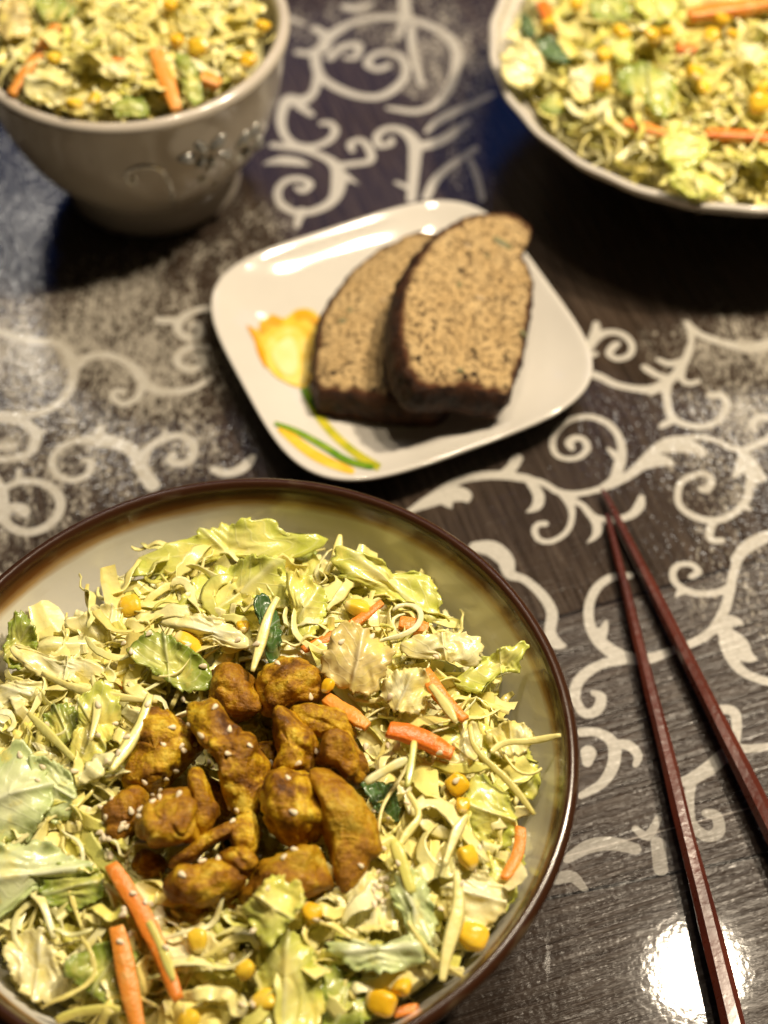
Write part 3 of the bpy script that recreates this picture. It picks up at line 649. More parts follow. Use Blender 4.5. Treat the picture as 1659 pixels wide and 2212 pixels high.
def inside(v, zs, gap=0.0009):
    """keep food above the inner wall of its bowl"""
    Bc, pr = WALLS[zs]; v = np.array(v, float); r = np.hypot(v[:, 0] - Bc[0], v[:, 1] - Bc[1]); R = pr[-1, 0] - 0.001
    k = np.where((r > R) & (v[:, 2] < pr[-1, 1] + 0.001), R / np.maximum(r, 1e-6), 1.0)
    v[:, 0] = Bc[0] + (v[:, 0] - Bc[0]) * k; v[:, 1] = Bc[1] + (v[:, 1] - Bc[1]) * k; r = r * k
    wz = np.interp(r, pr[:, 0], pr[:, 1]) + gap
    v[:, 2] = np.where(r <= R + 1e-6, np.maximum(v[:, 2], wz), v[:, 2])
    return v
def tilt_normal(k, extra=(0, 0, 0)): return norm(norm(TOCAM * k + UP * (1 - k)) + np.array(extra))
def radial(o, c, nth):
    """outline radius as a function of angle around c (star-shaped)"""
    th = np.arctan2(o[:, 1] - c[1], o[:, 0] - c[0]); r = np.hypot(o[:, 0] - c[0], o[:, 1] - c[1]); k = np.argsort(th)
    return np.interp(np.linspace(-math.pi, math.pi, nth, endpoint=False), th[k], r[k], period=2 * math.pi)
def blob(name, pts, zs, dz, depth, mat, seed, label, cat, group=None, tilt=0.55, lump=0.12, power=0.75, extra=(0, 0, 0)):
    o = catmull(pts, 5, True); c = o.mean(0); o = c + (o - c) * 1.10; nth, nph = 64, 34; R = radial(o, c, nth)
    n = tilt_normal(tilt, extra); c0 = on_surf(c[0], c[1], zs, dz); vs = []
    for j in range(nph):
        ph = -math.pi / 2 + math.pi * j / (nph - 1); cp = max(math.cos(ph), 0.004) ** power
        for i in range(nth):
            t = -math.pi + 2 * math.pi * i / nth; q = c + R[i] * cp * np.array([math.cos(t), math.sin(t)])
            p = onplane(q[0], q[1], c0, n) + n * depth * math.sin(ph)
            e = norm(p - c0); w = p * 70 + seed * 7.3
            g = fbm(w, 3); rid = abs(mnoise.noise(Vector(w * 1.35 + 9)))
            p = p + e * depth * (lump * 2.3 * g - 0.8 * lump * math.exp(-(rid / 0.06) ** 2)) + e * (0.0006 * fbm(p * 230 + seed, 3) + 0.0002 * fbm(p * 700 + seed, 2))
            vs.append(p)
    f = gridfaces(nth, nph, True); hit(vs, f)
    return local(name, vs, f, mat, label=label, cat=cat, group=group)
def leaf_mesh(o, c, c0, n, rseed, ruffle, dome, thick, ragged, nth=96, nr=16, fold=0.0, foldang=0.0):
    R = radial(o, c, nth); sz = np.mean(R) * px_m(c0); top = []; sv = []; xv = []; yv = []
    rr = random.Random(rseed); axa = rr.uniform(0, 3.14); ofs = Vector((rseed * 3.1, rseed * 1.3, rseed * 0.7))
    ca, sa = math.cos(axa), math.sin(axa); bend = rr.uniform(-0.5, 0.5); fr = 0.9 / max(sz, 0.004)
    for j in range(nr):
        s = max(j / (nr - 1), 0.015)
        for i in range(nth):
            t = -math.pi + 2 * math.pi * i / nth; ct, st = math.cos(t), math.sin(t)
            rg = 1 + ragged * s ** 3 * (mnoise.noise(Vector((ct * 4, st * 4, rseed * 1.7))) + 0.8 * mnoise.noise(Vector((ct * 11, st * 11, rseed * 2.1))) + 0.5 * mnoise.noise(Vector((ct * 24, st * 24, rseed * 2.9))))
            q = c + R[i] * s * rg * np.array([ct, st]); p = onplane(q[0], q[1], c0, n)
            X_, Y_ = s * (ca * ct + sa * st), s * (-sa * ct + ca * st)
            h = dome * sz * (1 - s * s) + bend * sz * 0.5 * X_ * X_
            h += ruffle * sz * 1.9 * mnoise.noise(Vector(p * fr) + ofs)
            h += ruffle * sz * 2.4 * s ** 4 * mnoise.noise(Vector(p * fr * 2.6) + ofs * 2)
            h += 0.0009 * mnoise.noise(Vector((X_ * 1.6, Y_ * 5.0, rseed))) + 0.0002 * fbm(p * 420 + rseed, 2)
            h += 0.10 * sz * math.exp(-(Y_ / 0.10) ** 2)
            xx = (math.cos(foldang) * ct + math.sin(foldang) * st) * s
            h += fold * sz * abs(xx) - 0.5 * fold * sz
            top.append(p + n * h); sv.append(s); xv.append(X_); yv.append(Y_)
    top = np.array(top); f = gridfaces(nth, nr, True)
    g = top.reshape(nr, nth, 3); du = np.roll(g, -1, 1) - np.roll(g, 1, 1); dv = np.gradient(g, axis=0)
    nn = np.cross(du, dv); nn /= np.linalg.norm(nn, axis=2, keepdims=True) + 1e-12
    if np.mean(nn @ n) < 0: nn = -nn
    bot = (g - nn * thick).reshape(-1, 3); N = nth * nr
    f2_ = [tuple(x + N for x in q[::-1]) for q in f]
    e = (nr - 1) * nth; rim = [(e + i, e + (i + 1) % nth, N + e + (i + 1) % nth, N + e + i) for i in range(nth)]
    return np.concatenate([top, bot]), f + f2_ + rim, {'s': sv + sv, 'vx': xv + xv, 'vy': yv + yv}
def leaf(pts, kind, zs, dz, label, seed, name='lettuce_leaf', cat='lettuce', tilt=0.5, ruffle=0.16, dome=0.12, thick=0.0007, ragged=0.14, fold=0.0, foldang=0.0, extra=(0, 0, 0), group=None):
    o = catmull(pts, 5, True); c = o.mean(0); c0 = on_surf(c[0], c[1], zs, dz); n = tilt_normal(tilt, extra)
    v, f, s = leaf_mesh(o, c, c0, n, seed, ruffle, dome, thick, ragged, fold=fold, foldang=foldang)
    v = inside(v, zs); hit(v, f)
    return local(name, v, f, M_LETT[kind], attrs=s, label=label, cat=cat, group=group)
def ribbon(a, head, L, w, th, curv, twist, seed, n=15, zs=None, dz=0.0):
    """wavy torn strand with a flat six-sided section"""
    rr = random.Random(seed); p = np.array(a, float); d = norm(head); vs = []; step = L / (n - 1); ang = rr.uniform(-0.9, 0.9)
    ph = rr.uniform(0, 6); fq = rr.uniform(3, 8); cn = rr.uniform(0.5, 2.0); amp = rr.uniform(0.0004, 0.0016)
    for i in range(n):
        t = i / (n - 1); side = norm(np.cross(d, UP) + 1e-9); nn = np.cross(side, d)
        al = ang + twist * (t - 0.5); s2 = math.cos(al) * side + math.sin(al) * nn; n2 = np.cross(s2, d)
        ww = w * (0.25 + 0.75 * math.sin(math.pi * (0.05 + 0.9 * t)) ** 0.6)
        wl = ww * (1 + 0.7 * mnoise.noise(Vector((t * 7, seed * .37, 1)))); wr = ww * (1 + 0.7 * mnoise.noise(Vector((t * 7, seed * .37, 5))))
        base = p + n2 * amp * math.sin(fq * t * 2 + ph)
        for x, y in ((-1, 0), (-0.6, 1), (0.6, 1), (1, 0), (0.6, -1), (-0.6, -1)):
            vs.append(base + s2 * x * (wl if x < 0 else wr) / 2 + n2 * (y * th / 2 + 0.12 * ww * x * x))
        d = norm(d + side * curv * step * (1 + cn * math.sin(fq * t + ph)) + UP * 0.09 * math.sin(9 * t + ph))
        d[2] = np.clip(d[2], -0.6, 0.6); p = p + d * step
        if zs is not None: p[2] += (zs(p[0], p[1]) + dz - p[2]) * 0.25
    f = gridfaces(6, n, True) + [(5, 4, 3, 2, 1, 0), tuple(range(6 * (n - 1), 6 * n))]
    return np.array(vs), f
def stick(name, a_px, b_px, w_px, zs, dz, seed, label, cat, group=None, dzb=None, flat=0.55, mat=None, bend=0.0):
    a = on_surf(*a_px, zs, dz); b = on_surf(*b_px, zs, dz if dzb is None else dzb); w = 0.88 * w_px * px_m(a); d = norm(b - a); side = norm(np.cross(d, UP)); nn = np.cross(side, d)
    n = 26; vs = []; sec = [(-1, -.85), (-1, .8), (-.92, 1), (0, 1.04), (.92, 1), (1, .8), (1, -.85), (.92, -1), (0, -1), (-.92, -1)]
    for i in range(n):
        t = i / (n - 1); k = 0.93 if i in (0, n - 1) else 1.0
        p = a + (b - a) * t + (side * bend + nn * 0.4 * bend) * math.sin(math.pi * t)
        for x, y in sec:
            k2 = k * (0.72 + 0.28 * math.sin(math.pi * min(1.0, 0.12 + 0.95 * t)) ** 0.7); q = p + side * x * w / 2 * k2 + nn * y * w / 2 * flat * k2
            vs.append(q + norm(q - p) * w * (0.09 * fbm(q * 130 + seed, 3) + 0.03 * fbm(q * 600 + seed, 2)))
    f = gridfaces(len(sec), n, True) + [tuple(range(len(sec)))[::-1], tuple(range((n - 1) * len(sec), n * len(sec)))]
    hit(vs, f)
    return local(name, vs, f, mat or M_CARROT, label=label, cat=cat, group=group)
def corn_mesh(seed):
    rr = random.Random(seed); vs = []; nu, nv = 20, 14; cutk = seed % 3 == 0
    for j in range(nv):
        ph = -math.pi / 2 + math.pi * j / (nv - 1)
        for i in range(nu):
            t = 2 * math.pi * i / nu; e = 0.62
            sg = lambda x: math.copysign(abs(x) ** e, x)
            x, y, z = sg(math.cos(ph)) * sg(math.cos(t)), sg(math.cos(ph)) * sg(math.sin(t)), sg(math.sin(ph))
            k = 1.0 - 0.48 * max(0, -x) ** 1.2 - 0.10 * math.exp(-((x - .75) / .2) ** 2) * (abs(y) < .5)
            x2, y2, z2 = x * 1.12, y * 0.92 * k, z * 0.66 * k
            if cutk: x2 = max(x2, -0.75)
            g = 1 + 0.10 * mnoise.noise(Vector((x * 1.5 + seed * 5, y * 1.5, z * 1.5)))
            vs.append((x2 * g, y2 * g, z2 * g))
    return mesh('corn_kernel', vs, gridfaces(nu, nv, True), M_CORN)
CORN = [corn_mesh(k) for k in range(6)]
def corn(u, w, r_px, zs, dz, seed, label, group=None, sx=1.0):
    c0 = on_surf(u, w, zs, dz); r = 0.86 * r_px * px_m(c0); rr = random.Random(seed * 31 + 5)
    o = obj('corn_kernel', CORN[seed % 6], loc=c0, rot=(rr.uniform(-.7, .7), rr.uniform(-.6, .6), rr.uniform(0, 6.28)), scale=(r * sx, r, r), label=label, cat='corn', group=group)
    mw = Matrix.LocRotScale(Vector(c0), o.rotation_euler, Vector((r * sx, r, r)))
    hit([mw @ v.co for v in CORN[seed % 6].vertices], [tuple(p.vertices) for p in CORN[seed % 6].polygons])
    return o

# ---------------------------------------------------------------- chicken
def G(*pts): return [cG(x, y) for x, y in pts]
chick = [
 (G((210,1190),(260,1130),(360,1140),(400,1210),(370,1290),(280,1300),(220,1260)), 0.003, .007, 'small dark curried chicken piece low at the edge beside the carrot sticks'),
 (G((410,1390),(560,1420),(760,1390),(830,1340),(800,1460),(650,1515),(500,1500),(430,1460)), 0.001, .007, 'shaded curried chicken piece under the oval chunk'),
 (G((600,760),(700,780),(780,900),(720,980),(610,930)), 0.002, .008, 'dark curried chicken piece deep in the middle of the pile'),
 (G((900,560),(990,530),(1030,640),(1000,760),(930,720)), 0.002, .007, 'small curried chicken piece wedged between two larger chunks'),
 (G((625,270),(660,180),(740,125),(850,150),(910,230),(960,300),(900,375),(780,400),(690,350),(640,310)), 0.009, .010, 'pale topped curried chicken chunk at the back left of the pile'),
 (G((890,200),(960,120),(1070,90),(1180,110),(1255,180),(1262,260),(1220,310),(1100,320),(1000,365),(930,335)), 0.010, .010, 'speckled round curried chicken chunk touching a corn kernel at the back'),
 (G((200,520),(270,400),(330,360),(430,370),(510,440),(540,540),(500,640),(430,730),(380,800),(300,830),(200,800),(170,700)), 0.009, .011, 'large browned curried chicken chunk with several sesame seeds'),
 (G((45,940),(100,850),(180,790),(280,800),(305,900),(260,980),(200,1040),(130,1110),(60,1040)), 0.006, .008, 'dark brown curried chicken piece at the pile edge near the pale lettuce'),
 (G((540,360),(620,325),(700,350),(760,430),(870,490),(930,560),(945,700),(910,820),(850,900),(740,870),(700,760),(690,640),(620,560),(535,450)), 0.013, .012, 'big knobbly curried chicken chunk in the centre of the pile'),
 (G((995,390),(1050,358),(1150,460),(1232,590),(1215,700),(1110,750),(990,700),(1010,560)), 0.012, .009, 'wedge shaped golden chicken piece behind the round yellow chunk'),
 (G((965,810),(1020,720),(1120,695),(1220,760),(1258,880),(1238,1010),(1170,1095),(1070,1105),(990,1020),(958,920)), 0.015, .011, 'round bright yellow chicken chunk with one sesame seed on top'),
 (G((1100,350),(1200,318),(1340,330),(1412,400),(1420,500),(1300,515),(1180,475)), 0.013, .006, 'flat curried chicken flap beside the orange carrot'),
 (G((1258,590),(1300,490),(1400,480),(1480,560),(1517,650),(1480,740),(1420,768),(1330,715),(1255,660)), 0.011, .010, 'rounded brown chicken chunk with a mustard crease'),
 (G((1195,720),(1270,700),(1380,760),(1480,880),(1545,980),(1592,1130),(1530,1190),(1480,1290),(1390,1375),(1335,1290),(1310,1130),(1258,1030),(1275,900),(1225,790)), 0.012, .008, 'long flat slab of curried chicken with rough torn end'),
 (G((830,1340),(930,1220),(1100,1130),(1230,1115),(1262,1180),(1325,1320),(1250,1370),(1170,1400),(1000,1430),(880,1425),(820,1395)), 0.010, .009, 'broad golden chicken piece partly under the frilly lettuce'),
 (G((765,1050),(800,965),(860,928),(922,1000),(922,1090),(880,1155),(800,1130)), 0.010, .008, 'smooth yellow chicken piece under the cluster of sesame seeds'),
 (G((398,1205),(480,1140),(600,1055),(740,985),(805,978),(835,1010),(740,1065),(620,1125),(560,1195),(450,1235)), 0.012, .005, 'thin finger of curried chicken lying across the pile'),
 (G((705,1170),(790,1125),(870,1150),(905,1210),(840,1275),(760,1235)), 0.013, .006, 'small pale chicken knob next to the oval chunk'),
 (G((528,720),(580,690),(640,800),(683,900),(660,980),(600,1060),(560,960),(545,850)), 0.015, .006, 'curved orange brown chicken sliver leaning on the pale chunk'),
 (G((250,990),(300,900),(420,830),(520,795),(572,900),(575,1010),(540,1095),(440,1122),(340,1112),(270,1050)), 0.016, .010, 'pale yellow angular chicken chunk with a torn top'),
 (G((398,1330),(460,1245),(560,1205),(700,1195),(800,1230),(812,1290),(760,1370),(650,1425),(520,1432),(420,1400)), 0.013, .008, 'oval smooth curried chicken chunk at the front of the pile'),
]
for k, (pts, dz, dep, lab) in enumerate(chick):
    blob('chicken_chunk', pts, zs1, dz, dep, M_CHICK, k * 3 + 1, lab, 'chicken', 'curried chicken chunks', lump=0.13, power=0.70)

# ---------------------------------------------------------------- traced lettuce and cabbage of the brown-rimmed bowl
LV = [
 ([(285,1265),(300,1225),(345,1185),(400,1163),(470,1135),(570,1118),(592,1140),(640,1155),(690,1160),(697,1180),(660,1196),(620,1212),(560,1205),(480,1205),(400,1222),(340,1248),(305,1272)], 'pale', 0.010, 0.75, .10, 'big ruffled lettuce leaf standing against the far bowl wall'),
 ([(540,1205),(600,1190),(680,1176),(672,1215),(640,1240),(580,1232)], 'green', 0.004, .7, .12, 'shaded green lettuce piece under the big ruffled leaf'),
 ([(300,1275),(350,1245),(420,1240),(440,1270),(380,1300),(320,1300)], 'green', 0.000, .5, .15, 'small green lettuce piece next to the cut corn at the wall'),
 ([(390,1310),(430,1240),(520,1212),(600,1225),(655,1265),(645,1310),(560,1338),(470,1335),(410,1328)], 'pale', 0.010, .45, .16, 'broad pale lettuce leaf behind the dark green strip'),
 ([(528,1212),(592,1215),(612,1262),(582,1290),(535,1285)], 'pale', 0.014, .5, .16, 'folded pale lettuce tip on the broad leaf'),
 ([(722,1195),(760,1188),(820,1215),(850,1235),(900,1235),(938,1258),(943,1330),(925,1348),(880,1305),(820,1292),(770,1258),(730,1242)], 'pale', 0.012, .65, .16, 'ruffled yellow green leaf near the far right wall'),
 ([(272,1400),(330,1358),(380,1383),(452,1440),(446,1490),(400,1492),(330,1452),(288,1425)], 'green', 0.014, .5, .10, 'flat green lettuce piece behind the browned chicken'),
 ([(690,1440),(718,1372),(760,1342),(822,1383),(852,1410),(832,1452),(800,1502),(760,1492),(715,1475)], 'tan', 0.018, .6, .14, 'translucent tan cabbage leaf beside the speckled chicken'),
 ([(868,1402),(900,1374),(970,1368),(1036,1374),(1042,1415),(1030,1438),(950,1424),(880,1418)], 'cream', 0.016, .5, .10, 'ribbed pale cabbage stem piece'),
 ([(985,1470),(1030,1430),(1060,1412),(1100,1398),(1130,1384),(1139,1400),(1126,1432),(1128,1452),(1080,1455),(1030,1500)], 'pale', 0.016, .6, .2, 'curled lettuce tip reaching for the right bowl wall'),
 ([(1040,1560),(1090,1595),(1145,1620),(1165,1680),(1150,1722),(1100,1712),(1060,1665),(1036,1610)], 'pale', 0.008, .5, .16, 'pale green leaf below the pointed cabbage shred'),
 ([(1010,1690),(1060,1680),(1100,1728),(1114,1790),(1080,1835),(1030,1812),(1000,1760)], 'pale', 0.012, .5, .18, 'frilly pale lettuce beside the thin carrot at the wall'),
 ([(695,2012),(740,2028),(800,2044),(870,2034),(925,2012),(930,2060),(872,2097),(790,2098),(720,2064)], 'mint', 0.014, .45, .16, 'minty curled lettuce edge at the front'),
 ([(866,1880),(905,1886),(938,1960),(932,2035),(895,2044),(872,1985),(846,1930)], 'mint', 0.015, .5, .14, 'upright mint green lettuce fold right of the crumbly clump'),
 ([(556,2060),(600,2010),(660,2035),(688,2110),(690,2225),(570,2225),(556,2140)], 'pale', 0.011, .4, .12, 'large glossy yellow cabbage leaf at the front wall'),
 ([(522,1965),(550,1930),(600,1888),(652,1908),(657,1950),(622,2000),(580,2045),(543,1995)], 'pale', 0.020, .5, .24, 'frilly lettuce scrap leaning on the golden chicken'),
 ([(136,2095),(190,2050),(250,2036),(294,2060),(287,2142),(250,2172),(190,2142)], 'green', 0.010, .4, .12, 'dull green lettuce piece left of the carrot sticks'),
 ([(-30,1650),(40,1598),(74,1640),(112,1700),(104,1760),(60,1812),(0,1832),(-60,1800),(-70,1700)], 'mint', 0.014, .45, .10, 'broad pale green leaf at the left of the bowl'),
 ([(66,1640),(120,1648),(164,1700),(152,1764),(100,1765)], 'mint', 0.011, .45, .18, 'bluish green leaf corner behind the sesame sprinkled cabbage'),
 ([(-40,1835),(80,1818),(140,1848),(204,1860),(182,1892),(100,1905),(30,1955),(-40,2000),(-70,1900)], 'mint', 0.014, .45, .2, 'frilled mint lettuce edge at the left'),
 ([(105,1872),(212,1880),(224,1932),(160,1964),(98,1942)], 'green', 0.009, .45, .16, 'dull green leaf under the frilled mint edge'),
 ([(12,1382),(25,1335),(50,1324),(77,1360),(72,1422),(45,1442),(18,1436)], 'green', 0.010, .7, .2, 'small upright green leaf against the left wall'),
 ([(98,1552),(130,1520),(172,1540),(162,1592),(120,1612)], 'green', 0.011, .5, .16, 'small green lettuce scrap among pale shreds'),
 ([(552,1296),(580,1290),(606,1350),(602,1422),(578,1428),(568,1370)], 'dark', 0.018, .5, .14, 'narrow dark green leaf strip behind the chicken'),
 ([(786,1690),(840,1698),(864,1750),(848,1784),(808,1742)], 'dark', 0.006, .5, .14, 'dark green leaf tip beside the long chicken slab'),
 ([(-20,1492),(40,1468),(104,1478),(112,1500),(60,1524),(-20,1526)], 'cream', 0.010, .5, .1, 'thick white cabbage rib at the left wall'),
 ([(716,1870),(788,1876),(850,1928),(842,2000),(780,2014),(726,1960)], 'cream', 0.011, .45, .2, 'crumbly cream cabbage clump with many sesame seeds'),
 ([(16,2030),(90,2008),(134,2080),(142,2152),(80,2164),(28,2112)], 'cream', 0.009, .4, .16, 'cream cabbage piece near the left front wall'),
 ([(350,1342),(450,1328),(542,1380),(522,1404),(430,1374)], 'cream', 0.015, .5, .12, 'cream cabbage strip lying over a corn kernel'),
 ([(956,1860),(1040,1878),(1094,1922),(1082,1984),(1010,2004),(956,1932)], 'cream', 0.011, .45, .18, 'bulging cream cabbage piece at the right front'),
 ([(1048,1838),(1092,1868),(1134,1848),(1114,1932),(1080,1964)], 'pale', 0.010, .45, .16, 'pale cabbage scrap under the thin carrot at the wall'),
 ([(150,1345),(230,1310),(300,1335),(330,1370),(250,1400),(180,1385)], 'cream', 0.008, .45, .2, 'cream cabbage scrap left of the flat green lettuce'),
 ([(40,1400),(120,1420),(220,1430),(260,1470),(160,1475),(70,1455)], 'cream', 0.010, .45, .18, 'long cream cabbage scrap near the upright green leaf'),
 ([(180,1500),(240,1480),(262,1530),(230,1620),(180,1660),(150,1620),(170,1560)], 'pale', 0.013, .5, .12, 'yellow ribbed cabbage piece left of the browned chicken'),
 ([(620,1240),(690,1262),(705,1320),(660,1400),(640,1370),(628,1310)], 'pale', 0.013, .5, .2, 'drooping pale lettuce right of the dark green strip'),
 ([(842,1460),(905,1440),(930,1490),(900,1540),(850,1530),(822,1495)], 'cream', 0.014, .5, .22, 'crinkled cream cabbage left of the orange carrot end'),
 ([(940,1640),(990,1600),(1020,1560),(1040,1600),(1015,1660),(970,1690)], 'cream', 0.012, .5, .18, 'cream cabbage scrap above the bright corn kernel'),
 ([(1050,1590),(1110,1560),(1150,1580),(1130,1640),(1080,1640)], 'cream', 0.013, .5, .18, 'yellow cabbage scrap with a pointed end near the right wall'),
 ([(360,2010),(430,1990),(470,2030),(455,2090),(390,2100),(350,2060)], 'cream', 0.009, .45, .18, 'cream cabbage scrap right of the carrot sticks'),
 ([(690,2100),(760,2105),(800,2160),(780,2225),(700,2225)], 'green', 0.008, .4, .14, 'green lettuce leaf at the front beneath the minty curl'),
]
for k, (pts, kind, dz, tl, rf, lab) in enumerate(LV):
    leaf(pts, kind, zs1, dz, lab, k + 3, tilt=tl, ruffle=rf, fold=0.25 if k % 3 == 0 else 0.0, foldang=k * 0.9,
         name='cabbage_piece' if 'cabbage' in lab else 'lettuce_leaf', cat='cabbage' if 'cabbage' in lab else 'lettuce', group='leaf pieces of the main salad')
# ---------------------------------------------------------------- carrots
CV = [((240,1868),(386,2160),42,.014,'long orange carrot stick reaching from the chicken to the front'), ((252,2002),(302,2240),46,.013,'pinkish orange carrot stick beside the longer carrot stick'),
 ((917,1450),(1005,1556),36,.015,'orange carrot stick with a white cabbage shred on it'), ((838,1575),(978,1630),44,.015,'pale orange carrot slab right of the rounded brown chicken'),
 ((704,1508),(795,1570),36,.014,'pale orange carrot piece behind the flat chicken flap'), ((655,1404),(826,1302),24,.012,'thin orange carrot shred behind the tan cabbage leaf'),
 ((1124,1788),(1088,1898),30,.013,'thin carrot stick at the right bowl wall'), ((862,1345),(925,1358),38,.010,'short carrot chunk under the ruffled yellow green leaf'), ((228,1470),(284,1486),30,.006,'small carrot bit left of the browned chicken'),
 ((985,1655),(1050,1700),26,.004,'dark carrot bit under the cream scrap'), ((850,2190),(905,2175),26,.004,'browned carrot bit at the front wall')]
for k, (a, b, w, dz, lab) in enumerate(CV):
    stick('carrot_stick', a, b, w, zs1, dz, k + 1, lab, 'carrot', 'carrot pieces of the main salad', bend=0.0015 * ((k % 3) - 1))
KV = [(282,1306,30,.010,'cut corn kernel lying against the far left wall'), (405,1388,34,.012,'corn kernel half under the cream cabbage strip'), (772,1313,30,.011,'plump corn kernel under the ruffled yellow green leaf'), (690,1312,22,.010,'corn kernel beside the drooping pale lettuce'),
 (525,1354,18,.013,'small corn kernel under the broad pale lettuce'), (707,1482,18,.016,'corn kernel touching the speckled chicken chunk'), (985,1692,30,.012,'bright corn kernel right of the chicken pile'), (1012,1853,28,.015,'glossy corn kernel on the right front cabbage'),
 (672,1969,26,.014,'corn kernel in front of the golden chicken piece'), (527,2098,27,.013,'corn kernel left of the glossy yellow leaf'), (571,2162,32,.012,'large corn kernel at the front left of the glossy leaf'), (1018,2020,38,.012,'big cut corn piece at the right front wall'),
 (866,2132,25,.011,'upright cut corn slice at the front'), (822,2165,36,.010,'dull corn kernel beside the upright cut slice'), (427,2032,27,.012,'corn kernel in the cream cabbage scrap'), (405,2208,30,.012,'corn kernel at the front edge between carrot and leaf'), (1000,1740,20,.013,'small corn kernel below the bright one')]
for k, (u, w, r, dz, lab) in enumerate(KV): corn(u, w, r, zs1, dz, k, lab, 'corn kernels of the main salad')

# ---------------------------------------------------------------- loose shreds and the packed mass
UX = [-80, 0, 100, 200, 290, 330, 480, 600, 700, 820, 940, 1040, 1130, 1180, 1300]; UY = [1440, 1420, 1405, 1345, 1275, 1215, 1190, 1200, 1215, 1235, 1275, 1390, 1450, 1600, 1750]
def off_salad(u, w): return w < np.interp(u, UX, UY)
def in_chicken(u, w): return ((u - 548) / 300) ** 2 + ((w - 1700) / 275) ** 2 < 1
def flake(c, seed, size, zs):
    rr = random.Random(seed); n = norm((rr.uniform(-.35, .5), rr.uniform(-.5, .4), 1)); ax = norm(np.cross(n, (rr.uniform(-1, 1), rr.uniform(-1, 1), 0.1))); ay = np.cross(n, ax); vs = []
    a, b = size * rr.uniform(.9, 1.9), size * rr.uniform(.20, .50); k = rr.uniform(2, 5); cv_ = rr.uniform(-.45, .45); ph = rr.uniform(0, 6); nu, nv = 13, 8
    for j in range(nv):
        for i in range(nu):
            x, y = i / (nu - 1) * 2 - 1, j / (nv - 1) * 2 - 1
            sh = math.sqrt(max(0, 1 - 0.55 * x * x)) * (1 + .55 * mnoise.noise(Vector((x * 3, y * 1.5, seed))))
            h = cv_ * size * (x * x - .3) + 0.13 * size * math.sin(k * x + ph) * y + 0.26 * size * mnoise.noise(Vector((x * 1.3, y * 1.0, seed * 1.3))) + 0.035 * size * mnoise.noise(Vector((x * 4, y * 3, seed * 2.3)))
            vs.append(c + ax * a * x + ay * b * y * sh + n * h)
    return np.array(vs), gridfaces(nu, nv)
def fits(v, zs, tol=0.0012):
    """true when a strand does not run into its bowl's wall"""
    Bc, pr = WALLS[zs]; v = np.asarray(v); r = np.hypot(v[:, 0] - Bc[0], v[:, 1] - Bc[1])
    return r.max() < pr[-1, 0] - 0.002 and (np.interp(r, pr[:, 0], pr[:, 1]) - v[:, 2]).max() < tol
def rand_disc(Bc, R, rr):
    r = R * math.sqrt(rr.random()); t = rr.uniform(0, 6.283); return Bc[0] + r * math.cos(t), Bc[1] + r * math.sin(t)
